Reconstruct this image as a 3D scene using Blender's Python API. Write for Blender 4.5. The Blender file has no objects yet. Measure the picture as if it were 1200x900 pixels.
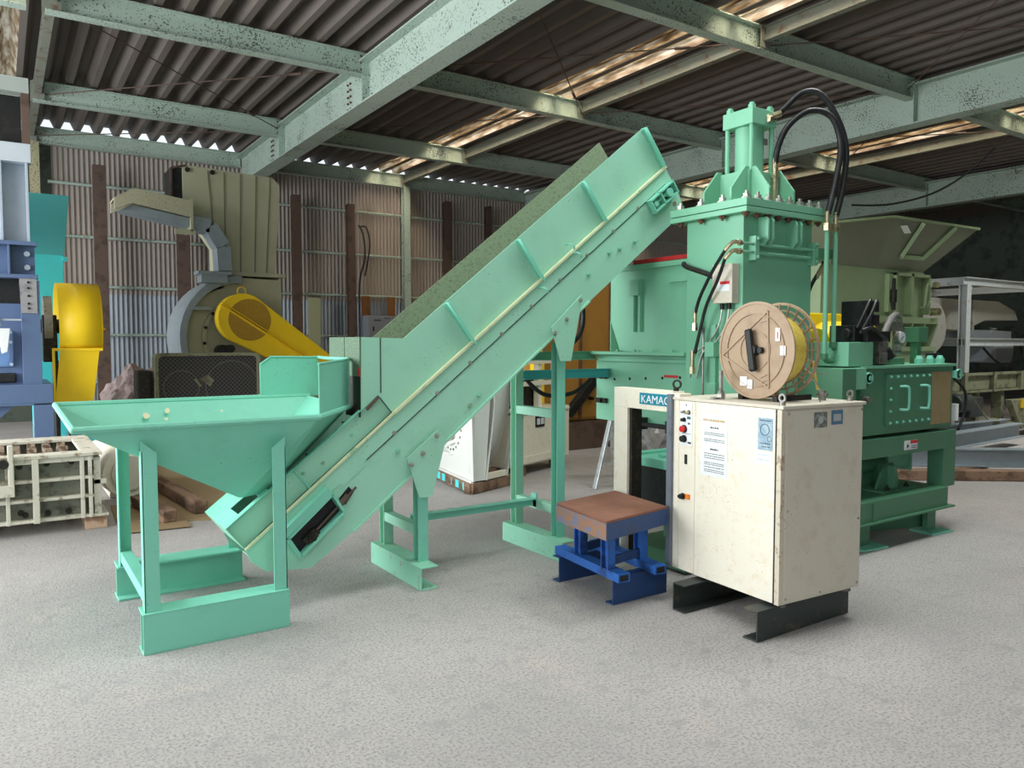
import bpy, bmesh, math, random
from mathutils import Vector, Matrix
random.seed(7)
C = bpy.context.scene.collection
V = Vector
PI = math.pi
R = math.radians
# ------------------------------------------------------------ camera, world, lights, exposure
sc = bpy.context.scene
sc.view_settings.view_transform = 'Standard'
sc.view_settings.look = 'None'
sc.view_settings.gamma = 1.0
sc.view_settings.exposure = 0.3
sc.view_settings.use_curve_mapping = False
cd = bpy.data.cameras.new('camera'); cam = bpy.data.objects.new('camera', cd); C.objects.link(cam)
cd.sensor_width = 36; cd.lens = 27.0; cd.clip_end = 300
cam.location = (0, 0, 1.5); cam.rotation_euler = (R(90 - 3.12), 0, R(56.3 - 90))
sc.camera = cam
w = bpy.data.worlds.new('sky'); sc.world = w; w.use_nodes = True
wn = w.node_tree.nodes; wl = w.node_tree.links
bg = wn['Background']; bg.inputs[1].default_value = .9
bg.inputs[0].default_value = (0.86, 0.94, 1.0, 1)

def area_light(name, loc, target, sx, sy, power, col):
    l = bpy.data.lights.new(name, 'AREA'); l.shape = 'RECTANGLE'; l.size = sx; l.size_y = sy
    l.energy = power; l.color = col
    o = bpy.data.objects.new(name, l); C.objects.link(o); o.location = loc
    d = V(target) - V(loc)
    o.rotation_euler = d.to_track_quat('-Z', 'Y').to_euler()
    return o
# daylight falling on the roof skylight strips (lamps lie above the roof sheet)
for nm, x, y0, y1, p in (('skylight_and_fill_light', 7.6, 3.6, 16.9, 1250), ('skylight_and_fill_light', 14.9, 0, 16.9, 1500), ('skylight_and_fill_light', 0.1, -5, 16.9, 900)):
    area_light(nm, (x, (y0 + y1) / 2, 6.1), (x, (y0 + y1) / 2, 0), .6, y1 - y0, p, (.97, .98, 1))
# daylight through the big open door on the left plus an added lamp further back to brighten the background
area_light('door_and_fill_light', (-5.0, 6.6, 2.6), (4, 4.4, 1.0), 7, 3.8, 760, (.95, .98, 1))
area_light('door_and_fill_light', (-4.5, 12.2, 3.0), (5, 13.5, 1.8), 7, 4.0, 230, (.94, .97, 1))
# daylight falling on three unseen clear roof panels, two of them added for their light
area_light('skylight_and_fill_light', (2.5, 2.9, 6.3), (2.5, 2.9, 0), 3.4, 1.6, 165, (1, 1, .99))  # panel and lamp put in to brighten the foreground floor
area_light('skylight_and_fill_light', (12.8, 2.9, 6.3), (12.8, 2.9, 0), 2.0, 1.6, 520, (1, 1, .99))  # panel and lamp added to lift the right background
area_light('skylight_and_fill_light', (5.8, 2.9, 6.3), (5.8, 2.9, 0), 2.0, 1.6, 250, (1, 1, .99))

# ------------------------------------------------------------ materials
def srgb(r, g, b):
    f = lambda c: ((c / 255) / 12.92 if c / 255 <= .04045 else ((c / 255 + .055) / 1.055) ** 2.4)
    return (f(r), f(g), f(b), 1)
MATS = {}
def mat(name, c, c2=None, amt=.35, scale=6, rough=.5, metal=0, bump=.05, bscale=60, detail=6, spec=.4, stretch=None, edge=.06, speck=None, sscale=90, sthr=.66):
    """painted or raw surface: base colour, a second colour in noise-shaped patches, fine bump"""
    if name in MATS: return MATS[name]
    m = bpy.data.materials.new(name); m.use_nodes = True; MATS[name] = m
    n = m.node_tree.nodes; l = m.node_tree.links; b = n['Principled BSDF']
    b.inputs['Roughness'].default_value = rough; b.inputs['Metallic'].default_value = metal
    b.inputs['Specular IOR Level'].default_value = spec
    tc = n.new('ShaderNodeTexCoord'); mp = n.new('ShaderNodeMapping')
    geo = n.new('ShaderNodeNewGeometry')
    l.new(geo.outputs['Position'], mp.inputs[0])
    if stretch: mp.inputs['Scale'].default_value = stretch
    if c2:
        nz = n.new('ShaderNodeTexNoise'); nz.inputs['Scale'].default_value = scale; nz.inputs['Detail'].default_value = detail
        nz.inputs['Roughness'].default_value = .65
        l.new(mp.outputs[0], nz.inputs['Vector'])
        rp = n.new('ShaderNodeMapRange'); rp.inputs['From Min'].default_value = .66 - amt * .45; rp.inputs['From Max'].default_value = .66 - amt * .45 + edge * 2
        l.new(nz.outputs['Fac'], rp.inputs['Value'])
        mx = n.new('ShaderNodeMix'); mx.data_type = 'RGBA'
        mx.inputs[6].default_value = srgb(*c); mx.inputs[7].default_value = srgb(*c2)
        l.new(rp.outputs[0], mx.inputs[0]); colour = mx.outputs[2]
        if speck:      # small chips and flakes of another colour, gathered in clusters
            na = n.new('ShaderNodeTexNoise'); na.inputs['Scale'].default_value = sscale; na.inputs['Detail'].default_value = 2
            nc = n.new('ShaderNodeTexNoise'); nc.inputs['Scale'].default_value = sscale*.045; nc.inputs['Detail'].default_value = 3
            l.new(mp.outputs[0], na.inputs['Vector']); l.new(mp.outputs[0], nc.inputs['Vector'])
            ad = n.new('ShaderNodeMath'); ad.operation = 'MULTIPLY_ADD'; ad.inputs[1].default_value = .45; l.new(nc.outputs['Fac'], ad.inputs[0]); l.new(na.outputs['Fac'], ad.inputs[2])
            r2 = n.new('ShaderNodeMapRange'); r2.inputs['From Min'].default_value = sthr + .225; r2.inputs['From Max'].default_value = sthr + .265
            l.new(ad.outputs[0], r2.inputs['Value'])
            m2 = n.new('ShaderNodeMix'); m2.data_type = 'RGBA'; m2.inputs[7].default_value = srgb(*speck)
            l.new(r2.outputs[0], m2.inputs[0]); l.new(colour, m2.inputs[6]); colour = m2.outputs[2]
        l.new(colour, b.inputs['Base Color'])
    else:
        b.inputs['Base Color'].default_value = srgb(*c)
    if bump:
        nb = n.new('ShaderNodeTexNoise'); nb.inputs['Scale'].default_value = bscale; nb.inputs['Detail'].default_value = 3
        l.new(mp.outputs[0], nb.inputs['Vector'])
        bp = n.new('ShaderNodeBump'); bp.inputs['Strength'].default_value = min(1, bump * 4); bp.inputs['Distance'].default_value = .003
        l.new(nb.outputs['Fac'], bp.inputs['Height']); l.new(bp.outputs[0], b.inputs['Normal'])
    return m

M_MINT = mat('mint_paint', (126, 202, 178), (116, 190, 166), .3, 5, .45, bump=.06, edge=.15, speck=(100, 164, 142), sscale=60, sthr=.735)
M_CONV = mat('conveyor_green_paint', (156, 212, 186), (142, 196, 168), .3, 4, .45, bump=.05, edge=.2, speck=(110, 140, 114), sscale=85, sthr=.72)
M_CONVW = mat('worn_inner_green', (138, 156, 124), (98, 112, 88), .35, 60, .7, bump=.1, edge=.1)
M_CREAM = mat('cream_edge_strip', (214, 220, 180), (150, 190, 150), .2, 12, .5)
M_TEAL = mat('press_green_paint', (122, 184, 152), (112, 172, 140), .3, 4, .42, bump=.03, edge=.2)
M_TEALD = mat('darker_press_green', (78, 128, 98), (70, 116, 88), .3, 4, .45, bump=.03, edge=.2)  # press green in a darker tone
M_RUSTG = mat('green_paint_rusty', (136, 198, 170), (150, 134, 104), .2, 14, .6, bump=.1)
M_BEIGE = mat('cream_cabinet_paint', (234, 228, 210), (224, 208, 178), .28, 16, .5, bump=.03, detail=9, edge=.12, speck=(190, 168, 134), sscale=150, sthr=.69)
M_BEIGE2 = mat('shaded_cream_paint', (210, 202, 186), (198, 186, 164), .3, 11, .5, bump=.02, detail=9, edge=.12, speck=(170, 154, 128), sscale=90, sthr=.72)  # darker copy of the cabinet cream, with side shade put into the colour
M_STEEL = mat('bare_steel', (150, 148, 142), (110, 104, 96), .3, 20, .4, .7)
M_BRASS = mat('plated_fitting', (196, 184, 150), (150, 136, 104), .3, 30, .3, .8)
M_RUBBER = mat('black_rubber', (26, 26, 28), (44, 44, 46), .3, 8, .45)
M_BLACK = mat('black_paint', (22, 23, 24), (38, 38, 38), .3, 10, .5)
M_DARK = mat('dark_grimy_metal', (38, 36, 32), (70, 58, 44), .3, 25, .6, .3)
M_CHAN = mat('dark_channel_steel', (58, 64, 62), (96, 86, 74), .25, 8, .5, .3)
M_BLUE = mat('blue_paint', (44, 98, 176), (36, 66, 120), .3, 8, .5, bump=.08)
M_BLUED = mat('dark_blue_paint', (38, 66, 112), (60, 54, 60), .25, 8, .5, bump=.08)
M_RUSTTOP = mat('rusted_plate', (126, 84, 68), (150, 106, 84), .35, 5, .75, bump=.1, edge=.15)
M_RUSTBLUE = mat('blue_paint_rusted', (110, 118, 140), (150, 112, 88), .5, 18, .7, bump=.1)
M_BOLT = mat('bolt_steel', (176, 180, 168), (140, 128, 106), .2, 60, .4, .7)
M_BOLTR = mat('rusty_bolt', (120, 84, 66), (60, 44, 38), .35, 60, .6, .4)
M_REEL = mat('dirty_plastic_reel', (166, 142, 116), (132, 106, 82), .4, 8, .55, edge=.2)
M_STRAP = mat('yellow_strap', (226, 204, 96), (206, 180, 70), .3, 30, .4, stretch=(1, 1, 1))
M_WHITE = mat('white_paper', (228, 232, 232), rough=.6, bump=0)
M_PAPERB = mat('pale_blue_label', (140, 168, 186), (170, 190, 200), .4, 30, .5, bump=0)
M_INK = mat('ink', (60, 64, 70), rough=.6, bump=0)
M_RED = mat('red_plastic', (206, 36, 40), rough=.35, bump=0)
M_ORANGE = mat('orange_plastic', (236, 128, 32), rough=.35, bump=0)
M_SIGN = mat('sign_blue', (22, 128, 150), rough=.5, bump=0)
M_GREYBAR = mat('grey_bar_paint', (108, 116, 126), (90, 94, 100), .3, 10, .5)
M_YELLOW = mat('yellow_paint', (255, 214, 30), (246, 200, 26), .3, 4, .45, edge=.2)
M_OCHRE = mat('ochre_tank_paint', (176, 128, 58), (150, 106, 48), .35, 3, .5, edge=.2)
M_MESH = None
M_LBLUE = mat('slate_blue_paint', (88, 108, 142), (74, 94, 126), .25, 5, .5, bump=.08, edge=.2)
M_PGREY = mat('pale_blue_grey_paint', (170, 182, 194), (148, 158, 172), .3, 4, .5, edge=.2)
M_CYAN = mat('cyan_paint', (84, 226, 230), (74, 212, 218), .3, 4, .45, edge=.2)
M_CYAND = mat('duller_cyan_paint', (88, 190, 194), (78, 176, 180), .3, 4, .55, edge=.2)  # less bright than the body cyan
M_BLOW = mat('olive_grey_paint', (186, 184, 156), (166, 164, 136), .35, 3, .5, bump=.03, edge=.2)
M_GALV = mat('blue_grey_metal', (150, 160, 166), (124, 132, 138), .35, 6, .45, .2, edge=.2)
M_CRUSH = mat('dirty_white_paint', (206, 202, 186), (140, 122, 98), .28, 12, .65, bump=.1)
M_CRUSHG = mat('grimy_grey_green_panel', (120, 122, 108), (84, 80, 68), .35, 9, .65)
M_WASTE = mat('dusty_brown_teeth', (150, 134, 114), (90, 72, 56), .45, 18, .9, bump=.3)
M_WOOD = mat('weathered_timber', (140, 112, 92), (96, 74, 60), .4, 7, .85, bump=.15, stretch=(1, .25, 1))
M_WOODP = mat('pale_sawn_timber', (196, 164, 140), (150, 116, 94), .35, 9, .8, bump=.1)
M_CARD = mat('cardboard', (150, 130, 98), (132, 112, 84), .35, 5, .85, edge=.2)
M_BOARD = mat('brown_board', (128, 84, 44), (108, 70, 36), .35, 5, .7)
M_HREUST = mat('brown_primer_steel', (96, 78, 68), (76, 60, 52), .35, 5, .7, bump=.1)
M_BEAM = mat('grey_green_beam_paint', (176, 194, 182), (96, 104, 94), .12, 34, .55, bump=.05, detail=9, speck=(84, 88, 78), sscale=45, sthr=.62)
M_BEAMD = mat('beam_paint_flaked', (168, 166, 134), (60, 66, 60), .3, 30, .6)
M_GREYBOX = mat('grey_cabinet_paint', (134, 140, 146), rough=.5)
M_WFAN = mat('white_gloss_paint', (226, 228, 222), (208, 208, 200), .3, 4, .35, bump=0, edge=.2)
M_LGREEN = mat('sage_green_paint', (142, 160, 122), (130, 148, 110), .3, 3, .45, bump=.02, edge=.2)
M_LGREEND = mat('duller_sage_green_paint', (124, 130, 108), (112, 118, 98), .3, 3, .55, bump=.02, edge=.2)  # greyer sage for the flared hopper, inner bed and legs
M_FRAME = mat('grey_painted_steel', (196, 200, 200), (150, 146, 138), .15, 9, .5)
M_OLIVE = mat('dusty_olive_steel', (124, 126, 100), (94, 90, 72), .35, 7, .7)
M_CHUTE = mat('dull_chute_steel', (168, 166, 156), (130, 124, 112), .2, 12, .55, .2)
M_ALU = mat('aluminium', (202, 206, 208), (170, 172, 172), .3, 15, .35, .6)
M_TARP = mat('dusty_pink_sheeting', (172, 150, 146), (130, 110, 108), .4, 6, .7, bump=.2)
M_FILM = mat('grey_plastic_film', (150, 146, 142), (196, 194, 190), .3, 9, .3, bump=.3, bscale=20)
M_REDM = mat('red_paint', (196, 40, 44), (160, 40, 40), .3, 8, .5)
M_GAUGE = mat('gauge_face', (214, 218, 220), rough=.3, bump=0)
M_BROWNP = mat('worn_kraft_panel', (156, 138, 100), (140, 120, 84), .35, 6, .7, edge=.2)
M_WARN = mat('yellow_label', (214, 176, 40), (120, 100, 40), .3, 60, .6, bump=0)
M_GLASS = mat('dirty_tube_glass', (190, 196, 196), rough=.15, bump=0)

# corrugated roof sheet: dusty grey-brown
M_ROOF = mat('grey_brown_roof_sheet', (110, 102, 96), (92, 85, 80), .35, 2.5, .75, bump=.05, stretch=(6, .5, 1), edge=.2)
M_WALL = mat('corrugated_wall_sheet', (168, 158, 150), (150, 140, 130), .35, 1.2, .7, bump=.03, edge=.25)
M_WALLN = mat('newer_zinc_wall_sheet', (160, 168, 176), (142, 148, 154), .35, 2, .5, .2, bump=.03, edge=.2)
M_WALLD = mat('dark_end_wall', (86, 94, 84), (62, 68, 60), .35, 2, .8)

# translucent roof strip, stained amber and brown
def skylight_mat():
    m = bpy.data.materials.new('stained_translucent_sheet'); m.use_nodes = True
    n = m.node_tree.nodes; l = m.node_tree.links; n.clear()
    out = n.new('ShaderNodeOutputMaterial'); tr = n.new('ShaderNodeBsdfTransparent'); df = n.new('ShaderNodeBsdfDiffuse')
    mix = n.new('ShaderNodeMixShader'); mix.inputs[0].default_value = .35
    geo = n.new('ShaderNodeNewGeometry'); mp = n.new('ShaderNodeMapping'); mp.inputs['Scale'].default_value = (7, 1.0, 3)
    nz = n.new('ShaderNodeTexNoise'); nz.inputs['Scale'].default_value = 2.2; nz.inputs['Detail'].default_value = 8
    l.new(geo.outputs['Position'], mp.inputs[0]); l.new(mp.outputs[0], nz.inputs['Vector'])
    cr = n.new('ShaderNodeValToRGB')
    e = cr.color_ramp.elements; e[0].position = .34; e[0].color = (.08, .05, .025, 1); e[1].position = .70; e[1].color = (.60, .56, .46, 1)
    k = cr.color_ramp.elements.new(.5); k.color = (.28, .215, .14, 1)
    l.new(nz.outputs['Fac'], cr.inputs[0]); l.new(cr.outputs[0], tr.inputs[0]); l.new(cr.outputs[0], df.inputs[0])
    l.new(tr.outputs[0], mix.inputs[1]); l.new(df.outputs[0], mix.inputs[2]); l.new(mix.outputs[0], out.inputs[0])
    return m
M_SKYL = skylight_mat()
M_CLEAR = bpy.data.materials.new('clear_roof_panel'); M_CLEAR.use_nodes = True
_n = M_CLEAR.node_tree.nodes; _n.clear(); _o = _n.new('ShaderNodeOutputMaterial'); _t = _n.new('ShaderNodeBsdfTransparent'); _t.inputs[0].default_value = (.8, .83, .82, 1); M_CLEAR.node_tree.links.new(_t.outputs[0], _o.inputs[0])

def floor_mat():
    m = bpy.data.materials.new('rough_grey_floor'); m.use_nodes = True
    n = m.node_tree.nodes; l = m.node_tree.links; b = n['Principled BSDF']
    b.inputs['Roughness'].default_value = .85; b.inputs['Specular IOR Level'].default_value = .25
    geo = n.new('ShaderNodeNewGeometry')
    def noise(s, d=5, r=.6):
        z = n.new('ShaderNodeTexNoise'); z.inputs['Scale'].default_value = s; z.inputs['Detail'].default_value = d; z.inputs['Roughness'].default_value = r
        l.new(geo.outputs['Position'], z.inputs['Vector']); return z.outputs['Fac']
    def mixc(f, a, b_, lo, hi):
        rp = n.new('ShaderNodeMapRange'); rp.inputs['From Min'].default_value = lo; rp.inputs['From Max'].default_value = hi
        l.new(f, rp.inputs['Value']); mx = n.new('ShaderNodeMix'); mx.data_type = 'RGBA'
        l.new(rp.outputs[0], mx.inputs[0])
        for i, q in ((6, a), (7, b_)):
            if isinstance(q, tuple): mx.inputs[i].default_value = q
            else: l.new(q, mx.inputs[i])
        return mx.outputs[2]
    base = mixc(noise(.7, 6), srgb(166, 162, 159), srgb(182, 177, 173), .35, .65)
    base = mixc(noise(1.6, 4, .5), base, srgb(190, 179, 170), .60, .78)
    speck = mixc(noise(75, 4, .75), srgb(128, 126, 127), base, .36, .52)
    speck = mixc(noise(9, 5, .7), srgb(150, 148, 147), speck, .30, .46)
    # cracks
    vo = n.new('ShaderNodeTexVoronoi'); vo.feature = 'DISTANCE_TO_EDGE'; vo.inputs['Scale'].default_value = .45
    wv = n.new('ShaderNodeVectorMath'); wv.operation = 'ADD'
    nc = n.new('ShaderNodeTexNoise'); nc.inputs['Scale'].default_value = 2.5; nc.inputs['Detail'].default_value = 6
    l.new(geo.outputs['Position'], nc.inputs['Vector']); l.new(geo.outputs['Position'], wv.inputs[0]); l.new(nc.outputs['Color'], wv.inputs[1])
    l.new(wv.outputs[0], vo.inputs['Vector'])
    col = mixc(vo.outputs['Distance'], srgb(158,156,154), speck, .0, .003)
    l.new(col, b.inputs['Base Color'])
    bp = n.new('ShaderNodeBump'); bp.inputs['Strength'].default_value = .55; bp.inputs['Distance'].default_value = .012
    l.new(noise(70, 5, .75), bp.inputs['Height']); l.new(bp.outputs[0], b.inputs['Normal'])
    return m
M_FLOOR = floor_mat()

def grid_mat(name, base, line, s=70):
    m = bpy.data.materials.new(name); m.use_nodes = True
    n = m.node_tree.nodes; l = m.node_tree.links; b = n['Principled BSDF']; b.inputs['Roughness'].default_value = .6
    tc = n.new('ShaderNodeTexCoord'); mp = n.new('ShaderNodeMapping'); mp.inputs['Rotation'].default_value = (0, R(45), 0)
    l.new(tc.outputs['Object'], mp.inputs[0])
    sp = n.new('ShaderNodeSeparateXYZ'); l.new(mp.outputs[0], sp.inputs[0])
    outs = []
    for k in (0, 2):
        mu = n.new('ShaderNodeMath'); mu.operation = 'MULTIPLY'; mu.inputs[1].default_value = s; l.new(sp.outputs[k], mu.inputs[0])
        fr = n.new('ShaderNodeMath'); fr.operation = 'FRACT'; l.new(mu.outputs[0], fr.inputs[0])
        gt = n.new('ShaderNodeMath'); gt.operation = 'LESS_THAN'; gt.inputs[1].default_value = .3; l.new(fr.outputs[0], gt.inputs[0]); outs.append(gt)
    mxm = n.new('ShaderNodeMath'); mxm.operation = 'MAXIMUM'; l.new(outs[0].outputs[0], mxm.inputs[0]); l.new(outs[1].outputs[0], mxm.inputs[1])
    mx = n.new('ShaderNodeMix'); mx.data_type = 'RGBA'; mx.inputs[6].default_value = srgb(*base); mx.inputs[7].default_value = srgb(*line)
    l.new(mxm.outputs[0], mx.inputs[0]); l.new(mx.outputs[2], b.inputs['Base Color'])
    return m
M_GUARDMESH = grid_mat('yellow_guard_mesh', (96, 78, 30), (222, 172, 40), 45)
M_FANMESH = grid_mat('black_fan_mesh', (20, 20, 20), (74, 70, 68), 26)

# ------------------------------------------------------------ object helpers
ROOTM = {}
def thing(name, label, cat, loc=(0, 0, 0), rz=0, group=None):
    o = bpy.data.objects.new(name, None); C.objects.link(o)
    o.empty_display_size = .1
    o.location = loc; o.rotation_euler = (0, 0, rz)
    o['label'] = label; o['category'] = cat
    if group: o['group'] = group
    ROOTM[o.name] = Matrix.Translation(V(loc)) @ Matrix.Rotation(rz, 4, 'Z')
    return o
def rootmat(o):
    while o is not None:
        if o.name in ROOTM: return ROOTM[o.name]
        o = o.parent
    return Matrix.Identity(4)
class B:
    """collects shapes; build() links them as one mesh object. Shapes are given in world coordinates (or local ones with local=True)."""
    def __init__(s): s.bm = bmesh.new()
    def poly(s, vs, faces):
        v = [s.bm.verts.new(p) for p in vs]
        for f in faces:
            try: s.bm.faces.new([v[i] for i in f])
            except ValueError: pass
        return s
    def box(s, x0, x1, y0, y1, z0, z1):
        return s.poly([(x0,y0,z0),(x1,y0,z0),(x1,y1,z0),(x0,y1,z0),(x0,y0,z1),(x1,y0,z1),(x1,y1,z1),(x0,y1,z1)],
                      [(0,3,2,1),(4,5,6,7),(0,1,5,4),(1,2,6,5),(2,3,7,6),(3,0,4,7)])
    def prism(s, pts, axis, a0, a1):
        """pts 2D: axis 'y' -> (x,z); 'x' -> (y,z); 'z' -> (x,y)"""
        f = {'y': lambda p, a: (p[0], a, p[1]), 'x': lambda p, a: (a, p[0], p[1]), 'z': lambda p, a: (p[0], p[1], a)}[axis]
        n = len(pts)
        vs = [f(p, a0) for p in pts] + [f(p, a1) for p in pts]
        return s.poly(vs, [tuple(range(n)), tuple(range(2*n-1, n-1, -1))] + [(i, (i+1) % n, n+(i+1) % n, n+i) for i in range(n)])
    def bar(s, p0, p1, w, h, up=(0, 0, 1)):
        """rectangular bar p0->p1; w sideways, h along up"""
        p0, p1 = V(p0), V(p1); d = (p1-p0).normalized(); u = V(up)
        sd = d.cross(u)
        if sd.length < 1e-4: sd = d.cross(V((0, 1, 0)))
        sd.normalize(); u = sd.cross(d).normalized()
        vs = []
        for p in (p0, p1):
            for a, b in ((-1,-1),(1,-1),(1,1),(-1,1)): vs.append(p + sd*a*w/2 + u*b*h/2)
        return s.poly(vs, [(0,3,2,1),(4,5,6,7),(0,1,5,4),(1,2,6,5),(2,3,7,6),(3,0,4,7)])
    def section(s, pts, p0, p1, up=(0, 0, 1)):
        """extrude 2D section pts (side, up) from p0 to p1"""
        p0, p1 = V(p0), V(p1); d = (p1-p0).normalized(); u = V(up); sd = d.cross(u).normalized(); u = sd.cross(d).normalized()
        n = len(pts); vs = [p + sd*a + u*b for p in (p0, p1) for a, b in pts]
        return s.poly(vs, [tuple(range(n)), tuple(range(2*n-1, n-1, -1))] + [(i, (i+1) % n, n+(i+1) % n, n+i) for i in range(n)])
    def hbeam(s, p0, p1, w, h, t=.01, up=(0, 0, 1)):
        a, b = w/2, h/2
        return s.section([(-a,-b),(a,-b),(a,-b+t),(t/2,-b+t),(t/2,b-t),(a,b-t),(a,b),(-a,b),(-a,b-t),(-t/2,b-t),(-t/2,-b+t),(-a,-b+t)], p0, p1, up)
    def chan(s, p0, p1, w, h, t=.008, up=(0, 0, 1), flip=1):
        a, b = w/2*flip, h/2
        tt = t*flip
        return s.section([(-a,-b),(a,-b),(a,-b+t),(-a+tt,-b+t),(-a+tt,b-t),(a,b-t),(a,b),(-a,b)], p0, p1, up)
    def angle(s, p0, p1, w, t=.007, up=(0, 0, 1), fx=1, fy=1):
        return s.section([(0,0),(w*fx,0),(w*fx,t*fy),(t*fx,t*fy),(t*fx,w*fy),(0,w*fy)], p0, p1, up)
    def cyl(s, p0, p1, r, n=20, r2=None):
        p0, p1 = V(p0), V(p1); d = (p1-p0).normalized(); r2 = r if r2 is None else r2
        a = d.orthogonal().normalized(); b = d.cross(a)
        vs = [p0 + (a*math.cos(2*PI*i/n) + b*math.sin(2*PI*i/n))*r for i in range(n)] + [p1 + (a*math.cos(2*PI*i/n) + b*math.sin(2*PI*i/n))*r2 for i in range(n)]
        return s.poly(vs, [tuple(range(n))[::-1], tuple(range(n, 2*n))] + [(i, (i+1) % n, n+(i+1) % n, n+i) for i in range(n)])
    def ring(s, p0, p1, ro, ri, n=40):
        p0, p1 = V(p0), V(p1); d = (p1-p0).normalized(); a = d.orthogonal().normalized(); b = d.cross(a)
        vs = []
        for p, r in ((p0, ro), (p1, ro), (p1, ri), (p0, ri)):
            vs += [p + (a*math.cos(2*PI*i/n) + b*math.sin(2*PI*i/n))*r for i in range(n)]
        fs = []
        for k in range(4):
            for i in range(n):
                j = (i+1) % n; k2 = (k+1) % 4
                fs.append((k*n+i, k*n+j, k2*n+j, k2*n+i))
        return s.poly(vs, fs)
    def tube(s, pts, r, n=10, sub=6, closed=False):
        P = [V(p) for p in pts]
        if sub > 1 and len(P) > 2:
            Q = []
            for i in range(len(P)-1):
                p0 = P[max(i-1, 0)]; p1 = P[i]; p2 = P[i+1]; p3 = P[min(i+2, len(P)-1)]
                for k in range(sub):
                    t = k/sub
                    Q.append(.5*((2*p1)+(p2-p0)*t+(2*p0-5*p1+4*p2-p3)*t*t+(3*p1-p0-3*p2+p3)*t**3))
            Q.append(P[-1]); P = Q
        d = (P[1]-P[0]).normalized(); a = d.orthogonal().normalized(); rings = []
        for i, p in enumerate(P):
            d = (P[min(i+1, len(P)-1)] - P[max(i-1, 0)]).normalized()
            a = (a - d*a.dot(d)).normalized(); b = d.cross(a)
            rings.append([s.bm.verts.new(p + (a*math.cos(2*PI*k/n) + b*math.sin(2*PI*k/n))*r) for k in range(n)])
        for i in range(len(rings)-1):
            for k in range(n):
                f = s.bm.faces.new([rings[i][k], rings[i][(k+1) % n], rings[i+1][(k+1) % n], rings[i+1][k]]); f.smooth = True
        s.bm.faces.new(rings[0][::-1]); s.bm.faces.new(rings[-1])
        return s
    def quadsheet(s, a, b, c, d, t):
        """plate with corners a b c d, thickness t to the side of its normal"""
        a, b, c, d = V(a), V(b), V(c), V(d); n = (b-a).cross(d-a).normalized()*t
        return s.poly([a, b, c, d, a+n, b+n, c+n, d+n], [(0,3,2,1),(4,5,6,7),(0,1,5,4),(1,2,6,5),(2,3,7,6),(3,0,4,7)])
    def xf(s, m):
        bmesh.ops.transform(s.bm, matrix=m, verts=s.bm.verts[:]); return s
    def build(s, name, m, parent=None, label=None, local=False, bevel=0, smooth=False, kind=None):
        bm = s.bm
        bmesh.ops.recalc_face_normals(bm, faces=bm.faces[:])
        if parent is not None and not local:
            bmesh.ops.transform(bm, matrix=rootmat(parent).inverted(), verts=bm.verts[:])
        me = bpy.data.meshes.new(name)
        if smooth:
            for f in bm.faces: f.smooth = True
        bm.to_mesh(me); bm.free(); me.materials.append(m)
        o = bpy.data.objects.new(name, me); C.objects.link(o)
        if parent is not None: o.parent = parent
        if label: o['label'] = label
        if kind: o['kind'] = kind
        if smooth and hasattr(me, 'set_sharp_from_angle'): me.set_sharp_from_angle(angle=R(35))
        if bevel:
            md = o.modifiers.new('bevel', 'BEVEL'); md.width = bevel; md.segments = 2; md.limit_method = 'ANGLE'; md.angle_limit = R(40)
        return o
def tag(o, label, cat, group=None, kind=None):
    o['label'] = label; o['category'] = cat
    if group: o['group'] = group
    if kind: o['kind'] = kind
    return o
def struct(name, b, m, **k):
    o = b.build(name, m, **k); o['kind'] = 'structure'; return o
_bolt = {}
def bolt(parent, pos, d, m=None, r=.016, h=.014, name='bolt', inv=None):
    m = m or M_BOLT; key = (m.name, r, h)
    if key not in _bolt:
        q = B(); q.cyl((0,0,0), (0,0,h), r, 6); q.cyl((0,0,h), (0,0,h*1.7), r*.5, 8); q.cyl((0,0,-.001), (0,0,h*.25), r*1.4, 12)
        bmesh.ops.recalc_face_normals(q.bm, faces=q.bm.faces[:])
        me = bpy.data.meshes.new('bolt'); q.bm.to_mesh(me); q.bm.free(); me.materials.append(m); _bolt[key] = me
    o = bpy.data.objects.new(name, _bolt[key]); C.objects.link(o)
    mm = Matrix.Translation(V(pos)) @ V(d).to_track_quat('Z', 'Y').to_matrix().to_4x4()
    o.parent = parent
    mm = rootmat(parent).inverted() @ mm
    o.location = mm.to_translation(); o.rotation_euler = mm.to_euler()
    return o
def text_mesh(txt, size, pos, right, up, m, parent, name='lettering', depth=.001, wscale=1.0):
    cu = bpy.data.curves.new('t', 'FONT'); cu.body = txt; cu.size = size; cu.extrude = depth
    o = bpy.data.objects.new('t', cu); C.objects.link(o)
    dg = bpy.context.evaluated_depsgraph_get(); dg.update()
    me = bpy.data.meshes.new_from_object(o.evaluated_get(dg)); me.name = name
    bpy.data.objects.remove(o); bpy.data.curves.remove(cu)
    r = V(right).normalized(); u = V(up).normalized(); nn = r.cross(u)
    mt = Matrix(((r.x*wscale, u.x, nn.x, pos[0]), (r.y*wscale, u.y, nn.y, pos[1]), (r.z*wscale, u.z, nn.z, pos[2]), (0,0,0,1)))
    me.transform(rootmat(parent).inverted() @ mt)
    me.materials.clear(); me.materials.append(m)
    ob = bpy.data.objects.new(name, me); C.objects.link(ob); ob.parent = parent
    return ob
def dup(root, loc, rz=None, label=None):
    r = root.copy(); C.objects.link(r); r.location = loc
    if rz is not None: r.rotation_euler = (0, 0, rz)
    if label: r['label'] = label
    for ch in list(root.children):
        c = ch.copy(); C.objects.link(c); c.parent = r
        for g in ch.children:
            d = g.copy(); C.objects.link(d); d.parent = c
    return r
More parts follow.
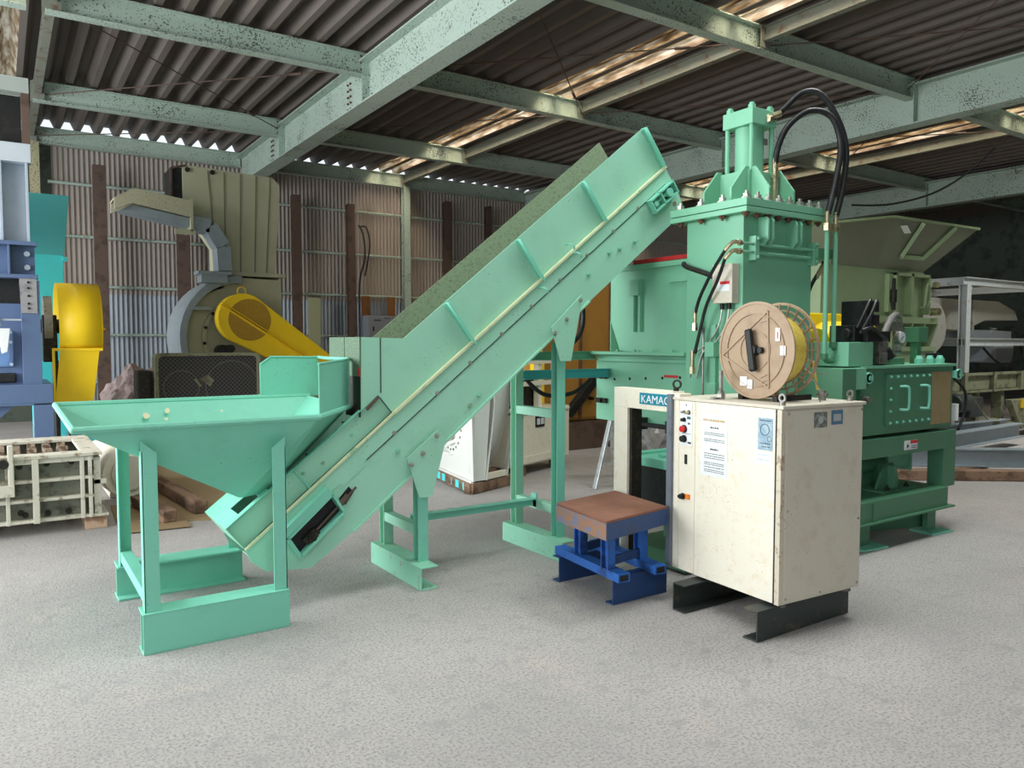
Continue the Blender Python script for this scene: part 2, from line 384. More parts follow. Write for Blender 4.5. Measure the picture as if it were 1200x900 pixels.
#@@STRUCT
# ------------------------------------------------------------ building shell
YW = 17.0; ZR = 5.52
q = B(); q.box(-14, 32, -12, 19, -.2, 0); struct('floor', q, M_FLOOR)

def corrugated(x0, x1, pitch, y0, y1, z, amp, axis='roof'):
    """trapezoid sheet: profile across x; 'roof' runs in y, 'wall' runs in z (y0,y1 are then z values, z is the wall's y)"""
    pr = []; x = x0
    while x < x1 - 1e-6:
        for f, h in ((0, 0), (.24, 0), (.48, 1), (.76, 1)):
            xx = x + pitch*f
            if xx <= x1: pr.append((xx, h*amp))
        x += pitch
    pr.append((x1, 0))
    q = B(); n = len(pr)
    if axis == 'roof': vs = [(a, y0, z+h) for a, h in pr] + [(a, y1, z+h) for a, h in pr]
    else: vs = [(a, z-h, y0) for a, h in pr] + [(a, z-h, y1) for a, h in pr]
    q.poly(vs, [(i, i+1, n+i+1, n+i) for i in range(n-1)])
    return q
def wave(x0, x1, pitch, z0, z1, y, amp):
    q = B(); vs = []; x = x0
    pr = []
    k = 0
    while x <= x1:
        pr.append((x, amp*math.cos(k*PI/3))); k += 1; x += pitch/6
    n = len(pr); vs = [(a, y-h, z0) for a, h in pr] + [(a, y-h, z1) for a, h in pr]
    q.poly(vs, [(i, i+1, n+i+1, n+i) for i in range(n-1)])
    for f in q.bm.faces: f.smooth = True
    return q
# roof sheets between the skylight strips
P = .333
rs = [(-3.0, 0.0-P*.0, 'a'), (0.333*2, 7.326, 'b'), (8.325-.333, 14.652, 'c'), (15.651-.333, 31.968, 'd')]
def roofpart(x0, x1, y0=-2.5, y1=YW+.12):
    x0 = round(x0/P)*P; x1 = round(x1/P)*P
    return corrugated(x0, x1, P, y0, y1, ZR, .17)
YA_, YB_ = 2.15, 3.65  # span of the unseen clear panels, two added only for the light
for x0, x1, m_, full in ((-3, -.333, 0, 1), (-.333, .333, 1, 1), (.333, .999, 0, 1), (.999, 3.996, 2, 0), (3.996, 4.995, 0, 1), (4.995, 6.66, 2, 0), (6.66, 7.326, 0, 1),
                         (7.326, 7.992, 1, 1), (7.992, 11.988, 0, 1), (11.988, 13.653, 2, 0), (13.653, 14.652, 0, 1), (14.652, 15.318, 1, 1), (15.318, 31.968, 0, 1)):
    for ya, yb_, mm in (((-2.5, YW+.12, m_),) if full else ((-2.5, YA_, 0), (YA_, YB_, 2), (YB_, YW+.12, 0))):
        q = roofpart(x0, x1, ya, yb_)
        if mm == 0:
            o = struct('ceiling', q, M_ROOF); md = o.modifiers.new('thickness', 'SOLIDIFY'); md.thickness = .004
        else:
            _sk = globals().get('_sk', 0) + 1; o = struct('window_%d' % _sk, q, M_SKYL if mm == 1 else M_CLEAR)
for x in (0, 7.62, 14.95):
    q = B(); q.box(x-.05, x+.05, -2.4, YW+.1, 5.50, 5.515); struct('trim_2', q, M_ROOF)
# back wall of small-wave sheet, lower course newer
q = wave(.92, 26, .088, 2.45, 5.45, YW+.1, .024); struct('wall_back', q, M_WALL)
q = wave(.92, 26, .088, 0, 2.5, YW+.12, .02); struct('wall_back', q, M_WALLN)
q = B(); q.box(-3, 1.0, YW+.14, YW+.18, 0, 5.45); struct('wall_back', q, M_WALLD)  # dark sheet standing in for the unlit gap beside the corrugated wall
q = B(); q.box(26, 26.1, -3, YW+.2, 0, 5.6); struct('wall_right', q, M_WALLD)
q = B(); q.box(1.8, 26, -3.1, -3, 0, 5.6); struct('wall_near_light_block', q, M_WALLD)  # unseen wall added behind the camera to darken right-hand front faces
# girts
for z in (.72, 1.64, 2.58, 3.53, 4.52):
    q = B(); q.cyl((.85, YW+.0, z), (8.15, YW+.0, z), .03, 8); struct('trim_1', q, M_BEAM)
    q = B(); q.cyl((8.3, YW+.0, z), (25.8, YW+.0, z), .03, 8); struct('trim_1', q, M_BEAM)
# columns
for x in (.64, 4.3, 8.2, 11.6, 15.3, 19, 22.5):
    q = B(); q.hbeam((x, YW-.12, 0), (x, YW-.12, 5.0 if x in (4.3, 11.6, 19) else 5.2), .16, .16, .012, up=(0, 1, 0))
    struct('column', q, M_BEAMD if x == .64 else M_BEAM)
# main girders along y
GX = (4.4, 11.7, 19.0)
for i, x in enumerate(GX):
    q = B(); q.hbeam((x, -2.4, 5.09), (x, YW-.1, 5.09), .3, .6, .02)
    for y in (1.9, 6.5, 10.2, 14.0):
        q.box(x-.12, x-.01, y-.05, y-.035, 4.82, 5.37)
    struct('girder', q, M_BEAM)
    for y in (-1, 3.0, 6.5, 10.2, 14.0):
        for k in range(4):
            pass
# cross beams along x
for y in (-1.6, 1.9, 6.55, 10.2, 14.0, YW-.1):
    for x0, x1 in ((-2.8, .36), (.54, 4.36), (4.44, 11.66), (11.74, 18.96), (19.04, 25.9)):
        zt = 5.48
        q = B(); q.hbeam((x0, y, zt-.15), (x1, y, zt-.15), .16, .30, .014)
        struct('crossbeam', q, M_BEAM)
# mid-bay joists along y under the sheet, with end plates
M_JOIST = mat('rust_streaked_beam', (128, 132, 120), (110, 84, 66), .25, 5, .65, bump=.08)
for x in (.6, 8.15, 15.45, 22.5):
    ys = [-1.6, 1.9, 6.55, 10.2, 14.0, YW-.1]
    for a, b_ in zip(ys[:-1], ys[1:]):
        q = B(); q.hbeam((x, a+.09, 5.37), (x, b_-.09, 5.37), .1, .18, .01)
        q.box(x-.09, x+.09, a+.08, a+.095, 5.2, 5.46); q.box(x-.09, x+.09, b_-.095, b_-.08, 5.2, 5.46)
        struct('joist', q, M_JOIST)
# cross-bracing rods with turnbuckles
for (x0, y0, x1, y1) in ((.7, 14.0, 4.25, 10.3), (.7, 10.3, 4.25, 13.9), (4.6, 14, 8.1, 10.3), (4.6, 6.7, 8.1, 10.1), (8.3, 6.6, 11.6, 3.2), (4.6, 10.1, 8.1, 6.6), (8.3, 10.1, 11.5, 6.7), (11.9, 10.1, 15.3, 6.7), (11.9, 6.7, 15.3, 10.1), (8.3, 3.2, 11.5, 6.5), (.7, 16.8, 4.2, 14.1)):
    q = B(); q.cyl((x0, y0, 5.3), (x1, y1, 5.3), .009, 6)
    mx_, my_ = x0+(x1-x0)*.8, y0+(y1-y0)*.8; dx, dy = (x1-x0)*.02, (y1-y0)*.02
    q.cyl((mx_, my_, 5.3), (mx_+dx*2, my_+dy*2, 5.3), .022, 8)
    struct('bracing_rod', q, M_HREUST)
# bolts plates on the girder where cross beams land
for y in (10.2, 14.0):
    q = B()
    for k in range(3): q.cyl((4.25, y-.085, 5.24+k*.09), (4.25, y-.10, 5.24+k*.09), .014, 6)
    for k in range(5):
        q.cyl((4.38, y+.7, 4.9+k*.09), (4.36, y+.7, 4.9+k*.09), .016, 6); q.cyl((4.38, y+.6, 4.9+k*.09), (4.36, y+.6, 4.9+k*.09), .016, 6)
    struct('splice_bolts', q, M_BOLTR)
q = B(); q.tube([(17, 10.9, 4.76), (17, 10.0, 4.64), (17, 9.05, 4.72), (17, 8.34, 5.01), (17, 7.77, 5.46)], .022, 6, 6); o = q.build('overhead_cable', M_RUBBER, smooth=True); tag(o, 'thin black cable sagging below the roof beams at the upper right', 'cable')
# ------------------------------------------------------------ feed hopper on its stand (front left)
t = thing('feed_hopper', 'mint green steel feed hopper on a four legged stand at the front left', 'hopper', (.9, 4.45, 0))
q = B(); q.hbeam((.53, 4.035, .1), (1.235, 4.035, .1), .14, .2, .009); q.box(.53, 1.235, 3.965, 3.975, .004, .196)
q.build('floor_beam', M_MINT, t, bevel=.002)
q = B(); q.hbeam((.53, 4.98, .1), (1.25, 4.98, .1), .17, .2, .012); q.build('floor_beam', M_MINT, t, bevel=.002)
T_ = .008
def zr(y): return 1.10 + (y-3.97)*.04
A = (.267, 3.97); Bc = (1.41, 3.97); Cc = (1.72, 4.33); D = (1.72, 5.05); E_ = (.255, 5.05)
top = [A, Bc, Cc, D, E_]
bot = [(1.055, 4.24), (1.075, 4.24), (1.22, 4.30), (1.22, 4.64), (1.055, 4.64)]
zb = .66
q = B()
vo_ = [(x, y, zr(y)) for x, y in top] + [(x, y, zb) for x, y in bot]
ci = V((.95, 4.5, 0))
vi_ = []
for (x, y), z in list(zip(top, [zr(p[1]) for p in top])) + [(p, zb) for p in bot]:
    d = (ci - V((x, y, 0))); d.normalize(); vi_.append((x+d.x*.012, y+d.y*.012, z+.002))
fs = []
for i in range(5):
    j = (i+1) % 5
    fs += [(i, j, 5+j, 5+i), (10+j, 10+i, 15+i, 15+j), (i, 10+i, 10+j, j), (5+i, 5+j, 15+j, 15+i)]
q.poly(vo_+vi_, fs); q.build('funnel', M_MINT, t)
q = B()
rim = [(x, y, zr(y)) for x, y in top]
for i in (0, 1, 3, 4): q.tube([rim[i], rim[(i+1) % 5]], .017, 8, 1)
for p in rim: 
    bmesh.ops.create_icosphere(q.bm, subdivisions=2, radius=.0175, matrix=Matrix.Translation(V(p)))
q.build('rim', M_MINT, t, smooth=True)
# raised plates round the outlet end
q = B(); q.quadsheet((1.41, 3.975, 1.09), (1.72, 4.335, 1.105), (1.72, 4.335, 1.40), (1.41, 3.975, 1.385), .006); q.build('side_plate', M_MINT, t, bevel=.001)
q = B(); q.prism([(1.40, 1.14), (1.40, 1.355), (1.47, 1.405), (1.79, 1.395), (1.79, 1.14)], 'y', 5.04, 5.047); q.build('back_plate', M_MINT, t, bevel=.001)
q = B(); q.tube([(1.41, 3.97, 1.385), (1.72, 4.33, 1.40)], .007, 8, 1); q.tube([(1.72, 4.33, 1.40), (1.722, 4.76, 1.40), (1.79, 5.04, 1.40)], .01, 8, 1)
q.tube([(1.40, 5.04, 1.355), (1.47, 5.04, 1.405), (1.79, 5.04, 1.40)], .006, 8, 1); q.tube([(1.72, 4.33, 1.105), (1.72, 4.33, 1.40)], .008, 8, 1)
q.build('top_rail', M_MINT, t, smooth=True)
for (x, y, fx, fy, zt) in ((.543, 3.985, 1, 1, 1.03), (1.232, 3.985, -1, 1, 1.01), (.545, 4.985, 1, -1, 1.0), (1.235, 4.985, -1, -1, 1.0)):
    q = B(); w_ = .07; tt = .007
    x1 = x+w_*fx; xa, xb = min(x, x1), max(x, x1); ya, yb = sorted((y, y+tt*fy)); q.prism([(xa, .2), (xb, .2), (xb, zt-.06 if fx > 0 else zt), (xa, zt if fx > 0 else zt-.06)], 'y', ya, yb)
    xa, xb = sorted((x, x+tt*fx)); ya, yb = sorted((y, y+w_*fy)); q.box(xa, xb, ya, yb, .2, zt-.05)
    q.build('leg', M_MINT, t, bevel=.0015)
q = B(); q.angle((.55, 4.03, .285), (.55, 4.95, .285), .06, fx=1, fy=-1); q.build('tie_bar', M_MINT, t, bevel=.0015)
M_PEEL = mat('cream_primer_patch', (222, 214, 176), bump=0)
for f_, g_, r_ in ((.16, .35, .012), (.20, .22, .020), (.27, .28, .011), (.31, .16, .022), (.55, .2, .008)):
    # bare primer patches on the inner face of the far slope
    a_ = V((.262, 5.03, zr(5.05)-.005)).lerp(V((1.05, 4.63, zb+.01)), g_*.8); b2 = V((1.72, 5.03, zr(5.05)-.005)).lerp(V((1.21, 4.63, zb+.01)), g_*.8); p = a_.lerp(b2, f_+.05)
    q = B(); n_ = 9; pts_ = []
    ey = (V((1.05, 4.63, zb)) - V((1.05, 5.05, zr(5.05)))).normalized(); nn_ = V((1, 0, 0)).cross(ey).normalized(); nn_ = nn_ if nn_.z > 0 else -nn_
    rr_ = random.Random(int(f_*100))
    for k in range(n_): a2 = 2*PI*k/n_; rad = r_*rr_.uniform(.6, 1.2); pts_.append(p + V((1, 0, 0))*rad*math.cos(a2) + ey*rad*math.sin(a2))
    q.poly([v + nn_*.018 for v in pts_], [tuple(range(n_))]); q.build('bare_patch', M_PEEL, t)

# ------------------------------------------------------------ inclined belt conveyor
SL = math.atan2(2.805-1.077, 4.171-1.949); cs, sn = math.cos(SL), math.sin(SL)
Y0, Y1 = 4.2, 4.7
def cp(s, h):    # along the flange line from the tail, h perpendicular upward -> (x, z)
    return (1.069 + s*cs - h*sn, .381 + s*sn + h*cs)
t = thing('belt_conveyor', 'long green inclined belt conveyor rising from the feed hopper to the tall press', 'conveyor', (2.6, 4.45, 0))
side = [(1.069,.381),(1.10,.31),(1.181,.243),(1.435,.222),(1.666,.381),(2.064,.696),(3.491,1.812),(4.302,2.432),(4.354,2.565),(4.30,2.66),(4.24,2.72),(4.171,2.805)]
for y, nm in ((Y0, 'frame_side'), (Y1, 'frame_side')):
    q = B()
    if y == Y0: q.prism(side, 'y', Y0, Y0+.006)
    else: q.prism(side, 'y', Y1-.006, Y1)
    q.build(nm, M_CONV, t, bevel=.001)
up = [(1.748,1.10),(1.753,1.53),(2.025,1.522),(3.952,3.058),(4.171,2.805),(1.949,1.077),(1.857,1.19)]
q = B(); q.prism(up, 'y', Y0+.012, Y0+.017); q.build('guard_wall', M_CONV, t)
q = B(); q.prism(up, 'y', Y1-.005, Y1); q.build('guard_wall', M_CONVW, t, label='worn dark-speckled far guard wall')
sk = [(1.069,.381),(.979,.505),(1.859,1.188),(1.949,1.077)]
q = B(); q.prism(sk, 'y', Y0+.035, Y0+.041); q.build('skirt', M_CONV, t)
q = B(); q.prism(sk, 'y', Y1-.006, Y1); q.build('skirt', M_CONV, t)
q = B(); a, b_ = (.979,.505), (1.859,1.188)
q.bar((a[0], Y0+.025, a[1]), (b_[0], Y0+.025, b_[1]), .03, .006, up=(-sn, 0, cs)); q.build('skirt_edge', M_MINT, t)
# cream edge strips along flange
q = B(); q.bar((1.069, Y0-.004, .381), (1.949, Y0-.004, 1.077), .022, .012, up=(-sn, 0, cs)); q.build('flange', M_CREAM, t, bevel=.001)
q = B(); a, b_ = cp(.47, .005), cp(.47, .15); q.bar((a[0], Y0+.02, a[1]), (b_[0], Y0+.02, b_[1]), .008, .03, up=(0,1,0)); q.build('skirt_joint', M_MINT, t)
q = B(); q.bar((1.949, Y0-.006, 1.077), (4.171, Y0-.006, 2.805), .03, .016, up=(-sn, 0, cs)); q.build('flange', M_CREAM, t, label='cream painted edge strip', bevel=.001)
# seam of the bolted cover below the flange: a raised strip
L0 = 1.13
q = B(); p0 = cp(.78, -.085); p1 = cp(3.85, -.085)
q.prism([cp(.2, 0), cp(.2, -.09), cp(.62, -.09), cp(.62, -.115), cp(.80, -.115), cp(.80, -.09), cp(3.86, -.09), cp(3.93, -.0)], 'y', Y0-.0045, Y0+.001)
q.build('cover_strip', M_CONV, t)
q = B(); a, b_ = cp(.82, -.093), cp(3.86, -.093); q.bar((a[0], Y0-.003, a[1]), (b_[0], Y0-.003, b_[1]), .005, .005, up=(-sn, 0, cs)); q.build('seam', M_DARK, t)
for s in (1.05, 1.42, 1.72, 2.02, 2.32, 2.62, 2.92, 3.22, 3.52):
    x, z = cp(s, -.085); bolt(t, (x, Y0-.006, z), (0, -1, 0), M_BOLT, .010, .008)
for s, h in ((1.0, -.19), (1.18, -.27), (1.55, -.3), (1.64, -.29), (2.85, -.2), (3.1, -.19), (3.2, -.22), (3.35, -.26), (2.45, -.3)):
    x, z = cp(s, h); bolt(t, (x, Y0-.002, z), (0, -1, 0), M_RUSTG, .012, .012)
for s, h in ((.3, .05), (.5, .09), (.62, .06), (.85, .07)):
    x, z = cp(s, h); bolt(t, (x, Y0+.035, z), (0, -1, 0), M_RUSTG, .009, .008)
# ribs on the guard wall and end rib
for x, z in ((2.312, 1.743), (2.846, 2.17), (3.389, 2.607), (3.952, 3.058)):
    dx = sn; dz = -cs; L = .325
    q = B(); q.bar((x, Y0-.012, z), (x+dx*L, Y0-.012, z+dz*L), (.008 if x < 3.9 else .006), .05, up=(0, 1, 0))
    q.bar((x-.004, Y0+.006, z-.004), (x+dx*L, Y0+.006, z+dz*L), .022, .006, up=(0, 1, 0))
    q.build('rib', M_MINT, t, bevel=.001)
# closure plate and chute mouth at the lower end of the guard walls
q = B(); q.box(1.742, 1.75, 4.45, 4.7, 1.14, 1.53); q.box(1.742, 1.75, 4.21, 4.44, 1.30, 1.53); q.build('end_plate', mat('speckled_dark_green', (84,108,86), (120,140,112), .3, 90, .6), t, label='speckled dark green end plate')
q = B(); q.box(1.744, 1.748, 4.215, 4.44, 1.06, 1.31); q.build('rubber_flap', M_DARK, t)
q = B(); q.box(1.738, 1.742, 4.205, 4.235, 1.30, 1.35); q.build('red_mark', M_REDM, t)
q = B(); q.prism([(1.775,1.115),(1.85,1.185),(1.86,1.172),(1.785,1.10)], 'y', Y0-.004, Y0+.012); q.build('corner_cleat', M_HREUST, t)
q = B(); q.box(1.871, 1.876, Y0+.008, Y0+.014, 1.20, 1.525); q.build('seam', M_DARK, t)
# belt with cleats, inside
q = B(); a, b_ = cp(.1, -.02), cp(3.9, -.02); q.bar((a[0], 4.45, a[1]), (b_[0], 4.45, b_[1]), .40, .012, up=(-sn, 0, cs))
for k in range(12):
    s = .35+k*.3; a, b_ = cp(s, 0), cp(s, .04); q.bar((a[0], 4.45, a[1]), (b_[0], 4.45, b_[1]), .38, .006, up=(1, 0, 0))
q.build('belt', M_RUBBER, t)
# tail cover plate with dark hole
a, b_, c_ = cp(0, .155), cp(.27, .155), cp(.13, .155)
q = B()
def tc(s, y): x, z = cp(s, .156); return (x, y, z)
for (s0, s1, ya, yb) in ((0, .1, 4.2, 4.7), (.1, .3, 4.42, 4.7), (.1, .3, 4.2, 4.25), (.24, .3, 4.25, 4.42)):
    q.quadsheet(tc(s0, ya), tc(s1, ya), tc(s1, yb), tc(s0, yb), .004)
q.build('tail_cover', M_MINT, t)
q = B(); q.quadsheet((cp(0,0)[0], 4.2, cp(0,0)[1]), (cp(0,0)[0], 4.7, cp(0,0)[1]), (cp(0,.156)[0], 4.7, cp(0,.156)[1]), (cp(0,.156)[0], 4.2, cp(0,.156)[1]), .004); q.build('tail_plate', M_CONV, t)
# bottom pan
q = B()
for a, b_ in (((1.666,.381),(2.064,.696)), ((2.064,.696),(3.491,1.812)), ((3.491,1.812),(4.302,2.432)), ((1.181,.243),(1.435,.222)), ((1.435,.222),(1.666,.381))):
    q.quadsheet((a[0], Y0+.006, a[1]), (b_[0], Y0+.006, b_[1]), (b_[0], Y1-.006, b_[1]), (a[0], Y1-.006, a[1]), .005)
q.build('bottom_pan', M_CONV, t)
q = B(); a, b_ = (1.666,.381), (3.45,1.78); q.bar((a[0]+.02, Y0-.006, a[1]+.016), (b_[0], Y0-.006, b_[1]+.006), .02, .012, up=(-sn, 0, cs)); q.build('lower_flange', M_CONV, t)
# belt take-up slot with bearing and screw
o_ = [(1.29,.42),(1.545,.64),(1.615,.53),(1.36,.31)]
q = B()
for i in range(4):
    a, b_ = o_[i], o_[(i+1) % 4]; q.bar((a[0], Y0-.03, a[1]), (b_[0], Y0-.03, b_[1]), .016, .06, up=(0, 1, 0))
a, b_ = (1.25,.43), (1.53,.665); q.bar((a[0], Y0-.03, a[1]), (b_[0], Y0-.03, b_[1]), .045, .06, up=(0, 1, 0))
q.build('take_up_frame', M_MINT, t, bevel=.001)
q = B(); q.prism([(o_[i][0]*.94+.087, o_[i][1]*.94+.028) for i in range(4)], 'y', Y0-.004, Y0-.002); q.build('slot', M_BLACK, t)
q = B(); q.prism([(1.375,.395),(1.445,.455),(1.50,.41),(1.43,.345)], 'y', Y0-.03, Y0-.003); q.cyl((1.437,Y0-.045,.40), (1.437,Y0-.01,.40), .03, 18); q.cyl((1.437,Y0-.06,.40), (1.437,Y0-.01,.40), .013, 12)
q.build('bearing', M_DARK, t, bevel=.002)
q = B(); q.cyl((1.45, Y0-.02, .43), (1.70, Y0-.02, .66), .007, 8); q.cyl((1.60, Y0-.02, .57), (1.65, Y0-.02, .615), .018, 12); q.build('adjusting_screw', M_HREUST, t)
q = B(); q.prism([(1.60,.60),(1.66,.665),(1.69,.63),(1.64,.56)], 'y', Y0-.006, Y0-.003); q.build('slot', M_BLACK, t)
# head take-up assembly
q = B()
for k in range(2): a, b_ = cp(3.62, -.1-.09*k), cp(3.90, -.1-.09*k); q.bar((a[0], Y0-.03, a[1]), (b_[0], Y0-.03, b_[1]), .012, .05, up=(0, 1, 0))
for s in (3.62, 3.74, 3.90): a, b_ = cp(s, -.09), cp(s, -.2); q.bar((a[0], Y0-.03, a[1]), (b_[0], Y0-.03, b_[1]), .012, .05, up=(0, 1, 0))
q.build('head_bearing_frame', M_MINT, t, bevel=.001)
q = B(); a = cp(3.82, -.145); q.cyl((a[0], Y0-.06, a[1]), (a[0], Y0, a[1]), .032, 18); b_ = cp(3.66, -.145); q.cyl((b_[0], Y0-.03, b_[1]), (a[0], Y0-.03, a[1]), .01, 8); q.cyl((b_[0], Y0-.05, b_[1]), (b_[0], Y0-.01, b_[1]), .022, 8); q.build('bearing', M_MINT, t)
q = B(); a = cp(3.78, -.145); q.prism([cp(3.77,-.1),cp(3.9,-.1),cp(3.9,-.19),cp(3.77,-.19)], 'y', Y0-.003, Y0-.001); q.build('slot', M_BLACK, t)
q = B(); a = cp(3.86, -.26); q.cyl((a[0], Y0-.003, a[1]), (a[0], Y0, a[1]), .018, 14); q.build('sticker', mat('small_grey_red_sticker', (150,130,120), bump=0), t)
# two lifting lugs / hooks that stand off the side
for x, z in ((3.24, 2.165), (3.30, 2.11), (3.02, 1.86)):
    q = B(); q.tube([(x, Y0, z), (x, Y0-.05, z), (x+.02, Y0-.07, z-.015), (x+.035, Y0-.05, z-.03)], .006, 6, 4); q.build('hook', M_MINT, t, smooth=True)
# supports
def support(x, ztop, gus, ty0=4.13):
    q = B(); q.chan((x-.02, 4.09, .07), (x-.02, 4.84, .07), .12, .14, flip=-1 if False else 1); q.build('base_channel', M_RUSTG, t, bevel=.002)
    for yy in (4.25, 4.76):
        q = B(); q.chan((x, yy, .14), (x, yy, ztop), .07, .07, .006, up=(0, 1, 0)); q.build('post', M_MINT if yy < 4.5 else M_CONV, t, bevel=.0015)
    q = B(); q.prism(gus, 'y', 4.17, 4.178); q.build('gusset_plate', M_CONV, t, bevel=.001)
    q = B(); q.prism(gus, 'y', 4.72, 4.728); q.build('gusset_plate', M_CONV, t)
    q = B(); q.angle((x-.03, 4.28, .36), (x-.03, 4.73, .36), .06, fx=1, fy=-1); q.build('cross_bar', M_CONV, t, bevel=.001)
    for (a, b_) in gus[:2]: bolt(t, (a+.01+(.02 if a < gus[1][0] else -.02), 4.17, b_-.04), (0, -1, 0), M_BOLT, .012, .01)
    bolt(t, ((gus[0][0]+gus[1][0])/2, 4.17, (gus[0][1]+gus[1][1])/2-.06), (0, -1, 0), M_BOLT, .012, .01)
support(2.15, .72, [(2.02,.80),(2.235,.965),(2.29,.90),(2.19,.55),(2.105,.55)])
support(3.22, 1.50, [(3.10,1.60),(3.36,1.83),(3.345,1.70),(3.27,1.37),(3.18,1.37)])
q = B(); q.angle((2.2, 4.5, .38), (3.18, 4.5, .38), .06, fx=1, fy=-1); q.build('tie_bar', M_MINT, t, bevel=.001)
q = B(); q.box(3.19, 3.2, 4.47, 4.53, .31, .41); q.build('tie_plate', M_MINT, t)
q = B(); q.angle((3.19, 4.28, 1.03), (3.19, 4.73, 1.03), .06, fx=1, fy=-1); q.build('cross_bar', M_CONV, t, bevel=.001)

# ------------------------------------------------------------ strapping control cabinet
ca = R(-3.5); cc, csn = math.cos(ca), math.sin(ca)
t = thing('strapping_machine', 'cream metal strapping machine cabinet with side arch, standing on two dark floor channels', 'machine', (3.235, 2.42, 0), ca)
W_, D_ = .63, .79
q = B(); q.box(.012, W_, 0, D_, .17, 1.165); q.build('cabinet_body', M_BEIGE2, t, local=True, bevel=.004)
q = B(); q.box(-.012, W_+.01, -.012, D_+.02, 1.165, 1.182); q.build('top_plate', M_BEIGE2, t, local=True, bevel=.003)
q = B(); q.box(-.012, .012, .035, .60, .175, 1.163); q.build('front_panel', M_BEIGE, t, local=True, bevel=.002)
q = B(); q.box(-.008, .012, .606, .735, .175, 1.163); q.build('control_panel', M_BEIGE, t, local=True, bevel=.002)
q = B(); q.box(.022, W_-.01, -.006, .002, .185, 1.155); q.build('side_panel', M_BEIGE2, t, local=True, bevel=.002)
q = B(); q.box(-.0135, -.011, .026, .032, .18, 1.16); q.build('door_gap', M_DARK, t, local=True)
q = B(); q.box(-.012, .014, -.004, .026, .172, 1.163); q.build('corner_trim', mat('brown_grey_trim', (206,196,176), (150,128,100), .3, 20), t, local=True, bevel=.002)
for (x, z) in ((.035,.20),(.3,.195),(.6,.20),(.04,.65),(.6,.55),(.035,1.14),(.61,1.14)):
    bolt(t, V((3.235,2.42,0)) + Matrix.Rotation(ca, 3, 'Z') @ V((x,-.007,z)), Matrix.Rotation(ca, 3, 'Z') @ V((0,-1,0)), M_BOLT, .005, .004, name='screw')
# arch frame continuing behind
q = B()
q.box(0.0, .09, .745, .80, .17, 1.2); q.build('arch_post', M_BEIGE, t, local=True, bevel=.003)
q = B(); q.box(-.022, .0, .79, .83, .17, 1.195); q.build('grey_bar', M_GREYBAR, t, local=True, bevel=.002)
q = B(); q.box(0.0, .09, .80, 1.36, 1.085, 1.21); q.build('arch_beam', M_BEIGE, t, local=True, bevel=.003)
q = B(); q.box(0.0, .085, 1.225, 1.36, .17, 1.085); q.build('arch_post', M_BEIGE, t, local=True, bevel=.003)
q = B(); q.box(.02, .1, 1.20, 1.225, .17, 1.085); q.build('arch_lining', M_DARK, t, local=True)
q = B(); q.box(-.004, 0, .83, 1.10, 1.118, 1.188); q.build('name_sign', M_SIGN, t, local=True)
Rz = Matrix.Rotation(ca, 3, 'Z'); O_ = V((3.235, 2.42, 0))
def lc(x, y, z): return O_ + Rz @ V((x, y, z))
text_mesh('KAMAC', .068, lc(-.006, 1.085, 1.128), Rz @ V((0,-1,0)), (0,0,1), M_WHITE, t, wscale=1.12)
# control panel furniture
def plate(name, x0, y0, y1, z0, z1, m, th=.003, label=None):
    q = B(); q.box(x0-th, x0, y0, y1, z0, z1); return q.build(name, m, t, local=True, label=label)
plate('switch_panel', -.008, .628, .722, .905, 1.15, M_WHITE)
def button(y, z, r, m, name='push_button', h=.022, lab=None):
    q = B(); q.cyl((-.011, y, z), (-.018, y, z), r*1.25, 20); o = q.build('button_ring', M_DARK, None, local=True); 
    q = B(); q.cyl((-.015, y, z), (-.015-h, y, z), r, 20); b = q.build(name, m, t, local=True, label=lab, bevel=.002); o.parent = b
button(.69, 1.002, .018, M_RED, 'stop_button', lab='red stop button'); button(.69, .945, .017, M_BLACK, 'start_button', lab='black button')
button(.69, 1.055, .010, M_BLACK); button(.69, 1.10, .007, M_STEEL); button(.655, 1.10, .010, M_BRASS, 'selector')
button(.695, .61, .015, M_BLACK, 'main_switch', .02); 
q = B(); q.box(-.04, -.03, .68, .71, .602, .618); q.build('switch_lever', M_BLACK, t, local=True)
q = B(); q.box(-.022, -.008, .64, .668, .60, .628); q.build('pilot_lamp', M_ORANGE, t, local=True, label='orange square pilot lamp', bevel=.002)
plate('toggle_switch', -.008, .667, .682, .80, .855, M_BLACK, .008); plate('label_strip', -.011, .64, .668, 1.06, 1.075, mat('teal_label', (50,110,100), bump=0), .001)
q = B(); q.box(-.013, -.011, .635, .71, .975, .977); q.box(-.013, -.011, .635, .66, .92, .93); q.box(-.013,-.011,.645,.66,1.03,1.04); q.cyl((-.011,.675,1.14),(-.014,.675,1.14),.004,8); q.build('panel_marking', M_INK, t, local=True)
# instruction sheet with printed lines, labels
plate('instruction_sheet', -.012, .355, .555, .76, 1.105, M_WHITE, .002)
q = B(); rnd = random.Random(3)
def inkline(y0, y1, z, h=.004):
    y = y1
    while y > y0:
        l_ = rnd.uniform(.004, .012); q.box(-.0155, -.0145, max(y0, y-l_), y, z-h/2, z+h/2); y -= l_ + rnd.uniform(.002, .006)
for z in (1.0, .99, .965, .955, .885, .872, .86, .835, .825, .81, .795, .785): inkline(.375, .525, z, .0035)
inkline(.42, .48, 1.03, .008); inkline(.42, .48, .91, .008)
q.build('printed_lines', M_INK, t, local=True)
q = B()
rnd = random.Random(5); inkline(.375, .535, 1.07, .012); q.build('faded_heading', mat('faded_tan_red_print', (206,150,120), (190,180,110), .5, 60, bump=0), t, local=True)
plate('blue_label', -.012, .05, .145, .95, 1.115, M_PAPERB, .002, 'pale blue picture label')
